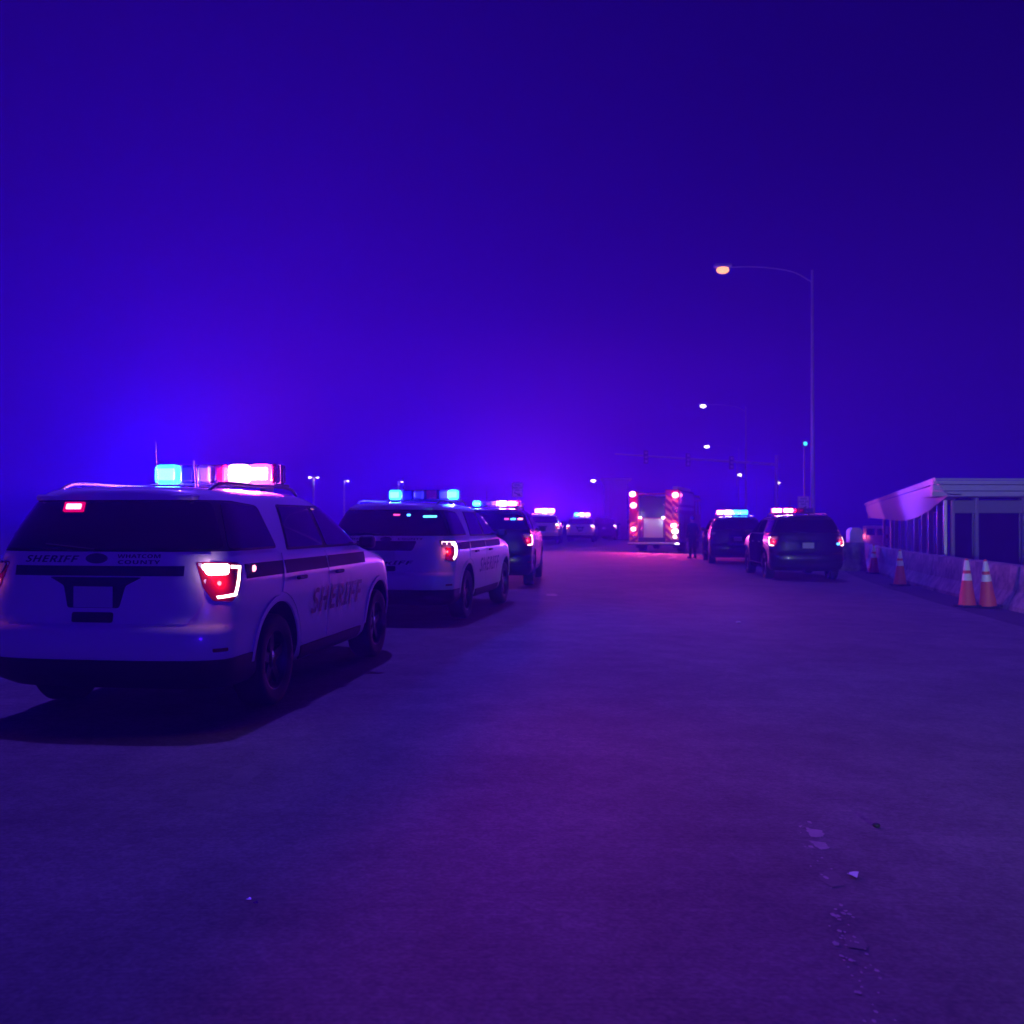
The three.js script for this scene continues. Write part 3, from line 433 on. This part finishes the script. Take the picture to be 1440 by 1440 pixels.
  lampAt(-1.02, 1.18, 0.24, 0.2, M.fireRed, 25); lampAt(0.98, 1.36, 0.30, 0.22, M.fireRed, 35); lampAt(1.04, 1.08, 0.28, 0.24, M.strobe, 0); lampAt(1.04, 0.80, 0.2, 0.16, M.tailHot, 0); lampAt(-1.02, 0.82, 0.2, 0.16, M.redLens, 0);
  for (const [wx, wy] of [[-0.7, 1.75], [0.46, 1.75]]) { const o = part('added_work_lamp', box(0.10, 0.07, 0.08, wx, wy, zr - 0.06, 0.02), M.strobe, t); lamp(o, [wx, wy, zr - 0.06], [0.9, 0.85, 1], 2.2, 2); }  // white lamps added to brighten the engine's rear
  for (let k = 0; k < 3; k++) lampAt(-0.42 + k * 0.3, 0.44, 0.11, 0.08, M.markRed, 0, 'marker_lamp');
  part('marker_lamp', box(0.16, 0.05, 0.05, 1.18, 0.47, zr + 0.24, 0.01), M.strobe, t);
  for (let k = 0; k < 3; k++) { const dr = part('compartment_door', box(0.03, 1.1, 1.3, 1.26, 1.35, zr - 0.85 - k * 1.75, 0.01), M.darkSteel, t); part('handle', box(0.03, 0.03, 0.4, 1.285, 0.9, zr - 0.85 - k * 1.75), M.chrome, dr); part('compartment_door', box(0.03, 1.1, 1.3, -1.26, 1.35, zr - 0.85 - k * 1.75, 0.01), M.darkSteel, t); }
  part('upper_side_panel', box(0.014, 0.62, 5.56, 1.256, 2.72, zr - 2.9, 0.004), cream, t); part('side_stripe', box(0.012, 0.16, 5.4, 1.256, 2.2, zr - 2.9, 0.004), cream, t); part('ladder_rack', box(0.28, 0.16, 4.6, 1.0, 3.22, zr - 2.9, 0.04), silver, t);
  const cab = part('cab', box(2.5, 2.3, 3.1, 0, 1.78, -zr + 1.75, 0.12), red, t); part('cab_roof', box(2.4, 0.1, 2.9, 0, 2.97, -zr + 1.75, 0.05), cream, cab);
  for (const sd of [-1, 1]) for (const z of [-zr + 1.05, -zr + 2.45]) part('cab_window', box(0.02, 0.75, 0.85, sd * 1.252, 2.3, z, 0.008), M.glass, cab);
  part('windshield', box(2.1, 0.9, 0.03, 0, 2.25, -zr + 0.19, 0.01), M.glass, cab);
  for (const sd of [-1, 1]) { addWheel(t, sd * 1.0, 0.52, zr - 2.6, sd, 0.52, M.chrome); addWheel(t, sd * 1.08, 0.52, -zr + 1.6, sd, 0.52, M.chrome); part('mud_flap', box(0.5, 0.5, 0.02, sd * 0.95, 0.45, zr - 1.75), M.rubber, t); }
}

// ---------------------------------------------------------------- person standing by the fire engine
{
  const cap = (p, a, b, r0, r1) => { const bx = b[0] - a[0], by = b[1] - a[1], bz = b[2] - a[2], t = Math.max(0, Math.min(1, ((p[0] - a[0]) * bx + (p[1] - a[1]) * by + (p[2] - a[2]) * bz) / (bx * bx + by * by + bz * bz))); return Math.hypot(p[0] - a[0] - bx * t, p[1] - a[1] - by * t, p[2] - a[2] - bz * t) - (r0 + (r1 - r0) * t); };
  const smin = (a, b, k) => { const h = Math.max(0, Math.min(1, 0.5 + 0.5 * (b - a) / k)); return b + (a - b) * h - k * h * (1 - h); };
  const field = (bones, res, c, half, k, color) => { // mesh of the joined bones on a grid
    const mc = new MarchingCubes(res, M.trim, false, false, 60000), h = res / 2; mc.isolation = 0;
    for (let z = 0; z < res; z++) for (let y = 0; y < res; y++) for (let x = 0; x < res; x++) { const p = [c[0] + (x - h) / h * half[0], c[1] + (y - h) / h * half[1], c[2] + (z - h) / h * half[2]]; let d = 9; for (const b of bones) d = smin(d, cap(p, b[0], b[1], b[2], b[3]), b[4] ?? k); mc.field[x + y * res + z * res * res] = -d; }
    mc.update(); const n = mc.count, pos = new Float32Array(n * 3), col = new Float32Array(n * 3);
    for (let i = 0; i < n; i++) { const p = [0, 1, 2].map((a) => c[a] + mc.positionArray[i * 3 + a] * half[a]); pos.set(p, i * 3); col.set(color(p), i * 3); }
    const g = new THREE.BufferGeometry(); g.setAttribute('position', new THREE.BufferAttribute(pos, 3)); g.setAttribute('color', new THREE.BufferAttribute(col, 3));
    const nn = new Float32Array(n * 3), v = new THREE.Vector3(); for (let i = 0; i < n; i++) { v.set(mc.normalArray[i * 3] / half[0], mc.normalArray[i * 3 + 1] / half[1], mc.normalArray[i * 3 + 2] / half[2]).normalize(); nn.set([v.x, v.y, v.z], i * 3); }
    g.setAttribute('normal', new THREE.BufferAttribute(nn, 3)); return g;
  };
  const skin = [0.34, 0.2, 0.14], cloth = [0.02, 0.021, 0.035], boot = [0.01, 0.01, 0.01], B = [];
  B.push([[0, 1.0, 0], [0, 1.22, 0.005], 0.145, 0.15], [[-0.06, 1.22, 0], [0.06, 1.22, 0], 0.14, 0.14], [[-0.1, 1.38, 0], [0.1, 1.38, 0], 0.11, 0.11], [[0, 1.42, 0], [0, 1.56, 0.01], 0.055, 0.052], [[-0.07, 0.95, 0], [0.07, 0.95, 0], 0.12, 0.12]);
  for (const s of [-1, 1]) {
    B.push([[s * 0.095, 0.92, 0], [s * 0.11, 0.5, 0.01], 0.098, 0.066], [[s * 0.11, 0.5, 0.01], [s * 0.115, 0.1, -0.02], 0.066, 0.048], [[s * 0.115, 0.05, -0.04], [s * 0.135, 0.04, 0.14], 0.046, 0.038, 0.02]);
    B.push([[s * 0.185, 1.40, 0], [s * 0.245, 1.12, -0.02], 0.06, 0.048, 0.03], [[s * 0.245, 1.12, -0.02], [s * 0.235, 0.88, 0.07], 0.046, 0.033, 0.02]);
  }
  const t = thing('person', 'person in a dark uniform standing behind the fire engine, arms at the sides', 'person', [7.6, onRoad(7.6), -41.8], R(200));
  const parts = [field(B, 92, [0, 0.82, 0.02], [0.36, 0.86, 0.24], 0.05, (p) => p[1] < 0.13 ? boot : p[1] > 1.5 ? skin : cloth)];
  // head with nose, brow, chin, ears
  const H = [[[0, 1.66, 0.005], [0, 1.685, -0.015], 0.088, 0.09, 0.03], [[0, 1.60, 0.045], [0, 1.615, 0.04], 0.048, 0.056, 0.03], [[0, 1.575, 0.06], [0, 1.58, 0.055], 0.026, 0.03, 0.02], [[0, 1.655, 0.092], [0, 1.625, 0.112], 0.011, 0.015, 0.012], [[-0.04, 1.672, 0.078], [0.04, 1.672, 0.078], 0.014, 0.014, 0.012], [[-0.022, 1.60, 0.088], [0.022, 1.60, 0.088], 0.008, 0.008, 0.008], [[0, 1.50, 0.0], [0, 1.60, 0.01], 0.052, 0.05, 0.03]];
  for (const s of [-1, 1]) H.push([[s * 0.088, 1.64, -0.005], [s * 0.095, 1.665, -0.012], 0.014, 0.018, 0.008]);
  parts.push(field(H, 56, [0, 1.64, 0.01], [0.14, 0.16, 0.15], 0.02, (p) => (Math.abs(p[0]) > 0.022 && Math.abs(p[0]) < 0.045 && Math.abs(p[1] - 1.655) < 0.007 && p[2] > 0.07) ? [0.02, 0.015, 0.012] : skin));
  for (const s of [-1, 1]) { // hands: palm, four curled fingers, thumb
    const o = [s * 0.235, 0.86, 0.075], F = [[[o[0], o[1], o[2]], [o[0], o[1] - 0.075, o[2] + 0.012], 0.028, 0.030, 0.02]], len = [0.062, 0.074, 0.07, 0.055];
    for (let k = 0; k < 4; k++) { const z0 = o[2] + 0.04 - k * 0.022, a = [o[0], o[1] - 0.08, z0], b = [o[0] - s * 0.006, a[1] - len[k] * 0.55, z0 + 0.004], c = [o[0] - s * 0.03, b[1] - len[k] * 0.4, z0 + 0.006]; F.push([a, b, 0.0098, 0.009, 0.006], [b, c, 0.009, 0.0078, 0.004]); }
    F.push([[o[0] - s * 0.012, o[1] - 0.02, o[2] + 0.03], [o[0] - s * 0.02, o[1] - 0.06, o[2] + 0.062], 0.0125, 0.0105, 0.01], [[o[0] - s * 0.02, o[1] - 0.06, o[2] + 0.062], [o[0] - s * 0.026, o[1] - 0.088, o[2] + 0.066], 0.0105, 0.009, 0.004]);
    parts.push(field(F, 52, [o[0] - s * 0.01, o[1] - 0.07, o[2] + 0.01], [0.075, 0.12, 0.09], 0.006, () => skin));
  }
  part('body', mergeGeometries(parts), std(0xffffff, 0.75, { vertexColors: true }), t);
  part('hair', new THREE.SphereGeometry(0.098, 24, 12, 0, 2 * Math.PI, 0, 1.75).rotateX(-0.55).translate(0, 1.685, -0.012), std(rgb(0.02, 0.014, 0.01), 0.7), t);
  part('duty_belt', new THREE.TorusGeometry(0.165, 0.026, 8, 28).rotateX(Math.PI / 2).scale(1.13, 1.1, 0.86).translate(0, 1.0, 0), M.trim, t);
}

// ---------------------------------------------------------------- barrier, cones, cabinet
const jersey = new THREE.Shape([[-0.30, 0], [0.30, 0], [0.30, 0.08], [0.145, 0.33], [0.085, 0.80], [0.07, 0.815], [-0.07, 0.815], [-0.085, 0.80], [-0.145, 0.33], [-0.30, 0.08]].map((p) => new THREE.Vector2(...p)));
function jerseyGeometry(len) { const g = new THREE.ExtrudeGeometry(jersey, { depth: len, bevelEnabled: true, bevelSize: 0.012, bevelThickness: 0.012, bevelSegments: 1, steps: 1 }).translate(0, 0, -len / 2); return g; }
{
  const x0 = barrierX(22), t = thing('concrete_barrier', 'long low concrete barrier wall along the right edge of the road', 'barrier', [x0, gy(x0), -22]), LEN = 3.0, g = jerseyGeometry(LEN - 0.05);
  let d = 3.5; for (let k = 0; k < 14; k++) { const xa = barrierX(d), a = Math.atan2(barrierX(d + LEN) - xa, LEN), d2 = d + LEN * Math.cos(a), xb = barrierX(d2), o = part('barrier_segment', g, M.concrete, t); o.position.set((xa + xb) / 2 - x0, gy((xa + xb) / 2) - gy(x0), -(d + d2) / 2 + 22); o.rotation.y = -a; d = d2; }
  const e = thing('concrete_block', 'pale concrete block set crosswise beside the black patrol car', 'barrier', [10.72, gy(10.72), -33.4], R(88));
  part('block', jerseyGeometry(2.2).scale(1, 1.13, 1), M.concrete, e); part('lifting_slot', box(0.5, 0.06, 0.3, 0, 0.03, 0.4), M.trim, e);
}
const coneOrange = std(rgb(0.72, 0.085, 0.03), 0.55), collar = std(rgb(0.78, 0.78, 0.76), 0.35);
function cone(label, x, d, lean = [0, 0], turn = 0) {
  const t = thing('traffic_cone', label, 'cone', [x, onRoad(x), -d], turn, 'traffic cones along the concrete barrier'); t.rotation.z = lean[0]; t.rotation.x = lean[1];
  const rAt = (y) => 0.155 - (y - 0.035) / 0.875 * 0.125, sec = (y0, y1, e) => new THREE.LatheGeometry([[rAt(y0) + e, y0], [rAt(y1) + e, y1]].map((p) => new THREE.Vector2(...p)), 28);
  part('cone_body', new THREE.LatheGeometry([[0.17, 0.035], [0.155, 0.05], [0.03, 0.90], [0.022, 0.91], [0.0, 0.91]].map((p) => new THREE.Vector2(...p)), 28), coneOrange, t);
  part('base', box(0.37, 0.04, 0.37, 0, 0.02, 0, 0.018), M.rubber, t); part('reflective_collar', sec(0.69, 0.88, 0.004), collar, t); part('reflective_collar', sec(0.50, 0.63, 0.004), collar, t);
}
cone('orange cone with white collars, left one of the touching pair', 8.62, 18.8, [0.01, 0], 0.2);
cone('leaning orange cone with white collars, right one of the touching pair', 8.99, 18.75, [0.10, 0.02], 0.5);
cone('orange cone standing alone before the middle of the barrier', 9.85, 25.2, [0, 0], 0.3);
cone('farthest orange cone, beside the pale concrete block', 11.45, 31.4, [0, 0], 0.1);
{
  const d = 36.5, x = (1201.5 - 720) / FOCAL * d, t = thing('utility_cabinet', 'round-topped pale cabinet standing behind the pale concrete block', 'cabinet', [x, gy(x), -d]);
  const s = new THREE.Shape(); s.moveTo(-0.23, 0); s.lineTo(0.23, 0); s.lineTo(0.23, 1.25); s.absarc(0.05, 1.25, 0.18, 0, Math.PI / 2); s.lineTo(-0.05, 1.43); s.absarc(-0.05, 1.25, 0.18, Math.PI / 2, Math.PI); s.lineTo(-0.23, 0);
  part('housing', new THREE.ExtrudeGeometry(s, { depth: 0.4, bevelSize: 0.01, bevelThickness: 0.01, bevelSegments: 2 }).translate(0, 0, -0.2), std(rgb(0.55, 0.55, 0.54), 0.6, {}), t);
  part('door', box(0.34, 0.9, 0.015, 0, 0.65, 0.218), std(rgb(0.48, 0.48, 0.48), 0.6), t); part('handle', box(0.02, 0.1, 0.02, 0.13, 0.7, 0.232), M.steel, t);
}
{ // white van on the lower lot
  const d = 78, x = (1231 - 720) / FOCAL * d, t = thing('white_van', 'white van far off under the end of the canopy, red lamp lit', 'van', [x, LOW, -d], -R(20));
  part('body', box(1.85, 1.75, 4.6, 0, 1.15, 0, 0.14), M.white, t); part('rear_window', box(0.62, 0.5, 0.02, 0.42, 1.55, 2.302, 0.008), M.glass, t); part('rear_window', box(0.62, 0.5, 0.02, -0.36, 1.55, 2.302, 0.008), M.glass, t);
  part('bumper', box(1.8, 0.18, 0.14, 0, 0.42, 2.33, 0.04), M.trim, t); for (const sd of [-1, 1]) { const l = part('tail_lamp', box(0.12, 0.3, 0.04, sd * 0.83, 1.2, 2.32, 0.015), sd < 0 ? M.tailRed : M.redLens, t); if (sd < 0) lamp(t, [-0.83, 1.2, 2.42], [1, 0.1, 0.15], 2); for (const z of [-1.5, 1.5]) addWheel(t, sd * 0.78, 0.33, z, sd, 0.33); }
}

// ---------------------------------------------------------------- low building with flared canopy
{
  const C = [11.28, 26], dir = [0.296, 0.955], t = thing('canopy_building', 'low glass-fronted building with a deep white flared canopy', 'building', [C[0], LOW, -C[1]]);
  // local: a(t, y, out) along the road side; out = metres away from the building towards the road
  const A = (s, y, out) => [dir[0] * s - dir[1] * out, y - LOW, -(dir[1] * s + dir[0] * -out * -1) - 0];
  const nrm = [-dir[1], dir[0]]; // towards the road (x, depth)
  const at = (s, y, out) => new THREE.Vector3(dir[0] * s + nrm[0] * out, y - LOW, -(dir[1] * s + nrm[1] * out));
  const fdir = [0.985, -0.06]; // front face runs to the right, slightly towards the camera
  const fn = [-0.06, -0.985], atF = (s, y, out) => new THREE.Vector3(fdir[0] * s + fn[0] * out, y - LOW, -(fdir[1] * s + fn[1] * out));
  const grid = (f, us, vs) => { const p = [], idx = []; for (const v of vs) for (const u of us) { const q = f(u, v); p.push(q.x, q.y, q.z); } for (let j = 0; j < vs.length - 1; j++) for (let i = 0; i < us.length - 1; i++) { const a = j * us.length + i; idx.push(a, a + 1, a + us.length, a + 1, a + us.length + 1, a + us.length); } const g = new THREE.BufferGeometry(); g.setAttribute('position', new THREE.Float32BufferAttribute(p, 3)); g.setIndex(idx); g.computeVertexNormals(); return g; };
  const us = []; for (let k = 0; k <= 60; k++) us.push(-0.28 + 42.78 * (k / 60) ** 1.4);
  const lowEdge = (s) => { const K = [[0, 2.16], [2.5, 1.98], [5.3, 1.78], [9, 1.60], [13, 1.50], [17, 1.48], [28, 1.57], [42.5, 1.66]]; let i = 0; while (i < K.length - 2 && K[i + 1][0] < s) i++; const f = Math.min(1, (s - K[i][0]) / (K[i + 1][0] - K[i][0])); return K[i][1] + (K[i + 1][1] - K[i][1]) * f; };
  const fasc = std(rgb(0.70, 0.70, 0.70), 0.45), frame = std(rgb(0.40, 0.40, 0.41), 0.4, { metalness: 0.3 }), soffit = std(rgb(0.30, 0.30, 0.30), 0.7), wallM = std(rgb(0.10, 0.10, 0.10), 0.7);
  const top = 2.62, vs = [0, 0.15, 0.3, 0.45, 0.6, 0.75, 0.9, 1];
  part('side_fascia', grid((s, v) => { const lo = lowEdge(s); return at(s, lo + (top - 0.16 - lo) * v, 0.10 - 0.25 * (1 - v) ** 2); }, us, vs), fasc, t, 'deep side fascia with a curved lower edge');
  part('side_cornice', grid((s, v) => at(s, top - 0.15 + 0.15 * v, 0.16 + 0.05 * v), us, [0, 0.5, 1]), fasc, t);
  part('end_cap', (() => { const g = box(0.12, 1.06, 0.5, 0, 0, 0, 0.02); const q = at(42.5, 2.14, -0.1); return g.rotateY(-Math.atan2(dir[0], dir[1])).translate(q.x, q.y, q.z); })(), fasc, t);
  const fus = []; for (let k = 0; k <= 20; k++) fus.push(k);
  for (const [n, lo, hi, out] of [['front_fascia_board', 2.14, 2.265, 0.0], ['front_fascia_board', 2.285, 2.43, 0.05], ['front_fascia_board', 2.45, 2.545, 0.10], ['front_cornice', 2.56, 2.60, 0.16]]) {
    const g = new THREE.BoxGeometry(20.4, hi - lo, 0.10).translate(10.1 - 0.2, (hi + lo) / 2 - LOW, 0), o = part(n, g, fasc, t); o.position.set(fn[0] * out, 0, -fn[1] * out); o.rotation.y = Math.atan2(-0.06 * -1, 0.985) * 1; o.rotation.y = Math.atan2(-(-fdir[1]), fdir[0]) * -1;
  }
  part('roof', grid((u, v) => { const a = at(0, 2.50, 0), b = atF(20, 2.5, 0), c = at(42.5, 2.5, 0), e = b.clone().add(c).sub(a); return a.clone().lerp(b, u).lerp(c.clone().lerp(e, u), v); }, [0, 0.5, 1], [0, 0.5, 1]), wallM, t);
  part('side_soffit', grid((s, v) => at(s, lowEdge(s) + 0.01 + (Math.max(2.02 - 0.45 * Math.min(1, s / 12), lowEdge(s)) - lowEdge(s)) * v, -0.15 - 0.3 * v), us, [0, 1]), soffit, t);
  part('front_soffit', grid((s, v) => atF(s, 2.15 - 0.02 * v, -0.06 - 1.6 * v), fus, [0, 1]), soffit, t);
  const IN = 0.30, INF = 1.50; // the walls stand back under the canopy
  const sideWall = 22, pane = once('bpane', () => new THREE.BoxGeometry(1, 1, 1));
  const bar = (p, q, r) => rod(p.toArray(), q.toArray(), r, r, 6), stations = [1.62, 3.3, 5.7, 7.9, 10.7, 13.7, 16.8, 20.5];
  const ang = Math.atan2(dir[0], dir[1]);
  stations.forEach((s, i) => {
    part('mullion', box(0.09, 3.1, 0.12, 0, 0, 0, 0.015).rotateY(-ang).translate(...at(s, 0.6, -IN + 0.05).toArray()), frame, t);
    if (i < stations.length - 1) { const s1 = stations[i + 1], m = at((s + s1) / 2, 0.62, -IN), g = new THREE.BoxGeometry(0.03, 3.0, s1 - s - 0.06).rotateY(-ang).translate(m.x, m.y, m.z); part('side_pane', g, M.glass, t); }
  });
  const fAng = Math.atan2(fdir[1], fdir[0]);
  const fst = [0.80, 1.45, 2.75, 3.9, 4.8, 6.2, 7.7, 9.2, 11, 13, 15, 17, 19];
  fst.forEach((s, i) => {
    part('mullion', box(0.09, 3.1, 0.12, 0, 0, 0, 0.015).translate(...atF(s, 0.6, -INF + 0.05).toArray()), frame, t);
    if (i < fst.length - 1) { const s1 = fst[i + 1], m = atF((s + s1) / 2, 0.62, -INF), g = new THREE.BoxGeometry(s1 - s - 0.06, 3.0, 0.03).translate(m.x, m.y, m.z); part('front_pane', g, M.glass, t); }
  });
  part('inner_wall', (() => { const q = at(12, 0.6, -4.5); return box(0.2, 3.05, 22, 0, 0, 0).rotateY(-ang).translate(q.x, q.y, q.z); })(), wallM, t);
  for (const s of [26, 33, 40]) part('canopy_post', box(0.16, 2.7, 0.16, 0, 0, 0, 0.02).translate(...at(s, 0.4, -0.9).toArray()), frame, t);
  part('roof_beam', box(19, 0.35, 0.15, 10.3, 1.88 - LOW, 0, 0.02).rotateY(0).translate(fn[0] * -1.5, 0, -fn[1] * -1.5 + 0.1), soffit, t);
}

// ---------------------------------------------------------------- street lamps, signals, signs, pillar
function streetLamp(label, px, py, d, armPx, m, power, opt = {}) { // lamp head at pixel px,py seen at depth d; the pole stands armPx to the right
  const hx = (px - 720) / FOCAL * d, hy = EYE + (HORIZON - py) / FOCAL * d, x = hx + armPx / FOCAL * d, base = x > barrierX(d) + 3 ? LOW : gy(x), t = thing('street_lamp', label, 'street lamp', [x, base, -d], 0, 'street lamps along the road'), H = hy - base, a = hx - x;
  part('pole', cyl(0.045, 0.10, H, 0, H / 2, 0, 14), M.dimGalv, t); part('base_plate', cyl(0.2, 0.22, 0.12, 0, 0.06, 0, 14), M.galv, t);
  part('arm', tube([[0, H - 0.5, 0], [a * 0.2, H - 0.1, 0], [a * 0.6, H + 0.12, 0], [a, H + 0.1, 0]], 0.022), M.dimGalv, t);
  const hd = part('lamp_head', box(0.7, 0.14, 0.36, a, H + 0.17, 0, 0.06), M.dimGalv, t); const r = opt.r ?? 0.12;
  const b = part('lamp_bulb', new THREE.SphereGeometry(r, 18, 12).scale(1.35, 0.8, 1).translate(a, H, 0), m, hd);
  const l = new THREE.SpotLight(rgb(...(opt.c ?? [1, 0.5, 0.2])), power, 0, 1.25, 0.4, 2); l.position.set(a, H - r * 0.5, 0); l.target.position.set(a, 0, 0); l.castShadow = true; l.shadow.radius = 5; l.name = 'lamp_light'; b.add(l, l.target); return t;
}
streetLamp('lit orange street lamp on the tall pole at right, nearest of the street lamps', 1017, 379, 40, 126, M.sodium, 90, { r: 0.19 });
streetLamp('lit street lamp, highest of the small ones beyond the signals', 989, 571, 87, 60, M.lampWhite, 8, { r: 0.17 });
streetLamp('lit street lamp just above the traffic signal arm', 994, 628, 130, 45, M.lampWhite, 8, { r: 0.25 });
streetLamp('lit street lamp below the right end of the signal arm', 1040, 668, 190, 24, M.lampWhite, 8, { r: 0.36 });
streetLamp('lit street lamp beside the signal mast pole', 1094, 679, 230, 18, M.lampWhite, 8, { r: 0.42 });
streetLamp('lit street lamp left of the stone pillar', 834, 676, 160, 14, M.lampWhite, 8, { r: 0.3 });
{ // signal mast
  const d = 79, x = (1092 - 720) / FOCAL * d, base = gy(x), t = thing('signal_mast', 'traffic signal mast with a long arm and three signal heads', 'traffic signal', [x, base, -d]), H = EYE + (HORIZON - 640) / FOCAL * d - base;
  part('pole', cyl(0.12, 0.17, H, 0, H / 2, 0, 14), M.galv, t); const yA = H - 0.75; const len = 227 / FOCAL * d;
  part('mast_arm', rod([0, yA, 0], [-len, yA + 0.85, 0], 0.11, 0.05, 12), M.galv, t);
  for (const px of [908, 967, 1028]) { const dx = (px - 1092) / FOCAL * d, ya = yA - dx / len * 0.85, h = new THREE.Group(); h.name = 'signal_head'; h.position.set(dx, ya - 0.1, 0.16); t.add(h); part('housing', box(0.34, 1.05, 0.2, 0, 0, 0, 0.03), M.trim, h); for (let k = 0; k < 3; k++) { part('lens', new THREE.CylinderGeometry(0.11, 0.11, 0.04, 18).rotateX(Math.PI / 2).translate(0, 0.33 - k * 0.33, 0.11), M.clearLens, h); part('visor', new THREE.CylinderGeometry(0.13, 0.13, 0.2, 18, 1, true, -Math.PI / 2, Math.PI).rotateX(Math.PI / 2).translate(0, 0.33 - k * 0.33, 0.2), M.trim, h); } }
  part('camera_post', rod([(1036 - 1092) / FOCAL * d, yA + 0.2, 0.1], [(1036 - 1092) / FOCAL * d, yA - 1.75, 0.1], 0.025), M.galv, t);
}
{ // signal and post added for a teal lens ghost near the tall pole
  const d = 60, x = (1132 - 720) / FOCAL * d, y = EYE + (HORIZON - 624) / FOCAL * d, base = gy(x), t = thing('added_signal', 'added green signal lamp on a slim post, for a teal lens ghost left of the tall pole', 'traffic signal', [x, base, -d]);
  part('post', cyl(0.035, 0.05, y - base, 0, (y - base) / 2, -0.12, 12), M.galv, t); part('housing', box(0.3, 0.42, 0.18, 0, y - base, 0, 0.03), M.trim, t); const b = part('ghost_lens', new THREE.SphereGeometry(0.11, 16, 10).scale(1, 1, 0.4).translate(0, y - base, 0.1), M.tealGhost, t); lamp(b, [0, y - base, 0.11], [0.02, 0.7, 0.8], 2, 3);
}
function arrowSign(label, px0, px1, py0, py1, d, left) {
  const w = (px1 - px0) / FOCAL * d, h = (py1 - py0) / FOCAL * d, x = ((px0 + px1) / 2 - 720) / FOCAL * d, y = EYE + (HORIZON - (py0 + py1) / 2) / FOCAL * d, base = gy(x), t = thing('road_sign', label, 'sign', [x, base, -d]);
  const c = document.createElement('canvas'); c.width = 256; c.height = 384; const k = c.getContext('2d'); k.fillStyle = '#d9d9d6'; k.fillRect(0, 0, 256, 384); k.strokeStyle = '#111'; k.lineWidth = 6; k.strokeRect(10, 10, 236, 364); k.fillStyle = '#101014'; k.textAlign = 'center'; k.textBaseline = 'middle'; k.font = 'bold 62px sans-serif'; k.fillText('STOP', 128, 62); k.fillText('HERE ON', 128, 132, 220); k.fillText('RED', 128, 202);
  k.save(); k.translate(128, 300); if (left) k.scale(-1, 1); k.rotate(0.5); k.fillRect(-84, -12, 120, 24); k.beginPath(); k.moveTo(30, -36); k.lineTo(92, 0); k.lineTo(30, 36); k.fill(); k.restore();
  const tx = new THREE.CanvasTexture(c); tx.colorSpace = THREE.SRGBColorSpace;
  part('post', box(0.06, y + h / 2 - base, 0.06, 0, (y + h / 2 - base) / 2, -0.05, 0.006), M.galv, t); const pn = part('panel', box(w, h, 0.008, 0, y - base, 0, 0.003), M.plate, t); part('sign_face', new THREE.PlaneGeometry(w, h).translate(0, y - base, 0.0065), std(0xffffff, 0.4, { map: tx }), pn); return [t, y - base - h / 2];
}
const [signT, under] = arrowSign('white arrow sign on a post behind the left line of cars', 720, 735, 679, 699, 57, false);
{ const s = new THREE.Shape([[-0.42, 0], [0.42, 0], [0, -0.76]].map((p) => new THREE.Vector2(...p))); const h = new THREE.Path([[-0.13, -0.06], [0, -0.62], [0.13, -0.06]].map((p) => new THREE.Vector2(...p))); s.holes.push(h);
  part('triangle_border', new THREE.ExtrudeGeometry(s, { depth: 0.008, bevelEnabled: false }).translate(0, under - 0.36, 0.01), std(rgb(0.75, 0.3, 0.3), 0.4), signT, 'pink-edged triangular plate below the arrow sign'); part('triangle_plate', new THREE.ExtrudeGeometry(new THREE.Shape([[-0.41, 0], [0.41, 0], [0, -0.75]].map((p) => new THREE.Vector2(...p))), { depth: 0.006, bevelEnabled: false }).translate(0, under - 0.362, 0.0), M.trim, signT); }
arrowSign('white arrow sign standing beyond the black patrol car on the right', 1122, 1138, 698, 719, 50, true);
{ // stone pillar
  const d = 84, x = (866 - 720) / FOCAL * d, H = EYE + (HORIZON - 671) / FOCAL * d, t = thing('stone_pillar', 'tall pale stone pillar with a stepped cornice behind the fire engine', 'pillar', [x, gy(x), -d], R(24));
  const st = std(rgb(0.74, 0.72, 0.68), 0.8); part('plinth', box(1.75, 0.5, 1.75, 0, 0.25, 0, 0.03), st, t); part('shaft', box(1.4, H - 1.25, 1.4, 0, 0.5 + (H - 1.25) / 2, 0, 0.02), st, t);
  for (const [w, h, y] of [[1.52, 0.16, H - 0.70], [1.46, 0.16, H - 0.54], [1.6, 0.16, H - 0.36], [1.8, 0.16, H - 0.18], [1.95, 0.12, H - 0.04]]) part('cornice_course', box(w, h - 0.02, w, 0, y, 0, 0.02), st, t);
}
// far light masts on the left
for (const [px, py, d, label] of [[441, 671, 110, 'far light mast with a twin head, leftmost of the three beyond the cars'], [484, 676, 116, 'far light mast with a single head, middle of the three beyond the cars'], [560, 677, 120, 'far light mast right of the other two, above the blue roof lamp']]) {
  const x = (px - 720) / FOCAL * d, H = EYE + (HORIZON - py) / FOCAL * d, t = thing('light_mast', label, 'light mast', [x, 0, -d], 0, 'far light masts at left');
  part('pole', cyl(0.09, 0.12, H, 0, H / 2, 0, 10), std(rgb(0.7, 0.7, 0.7), 0.6), t);
  for (const s of px === 441 ? [-1, 1] : [1]) { const h = part('lamp_head', box(0.6, 0.12, 0.3, s * 0.35, H + 0.05, 0, 0.04), M.galv, t); const b = part('lamp_lens', box(0.26, 0.06, 0.22, s * 0.42, H - 0.05, 0.03, 0.02), M.lampWhite, h); lamp(b, [s * 0.42, H - 0.05, 0.03], [1, 0.5, 0.7], 5, 3); }
}
renderer.render(scene, camera);
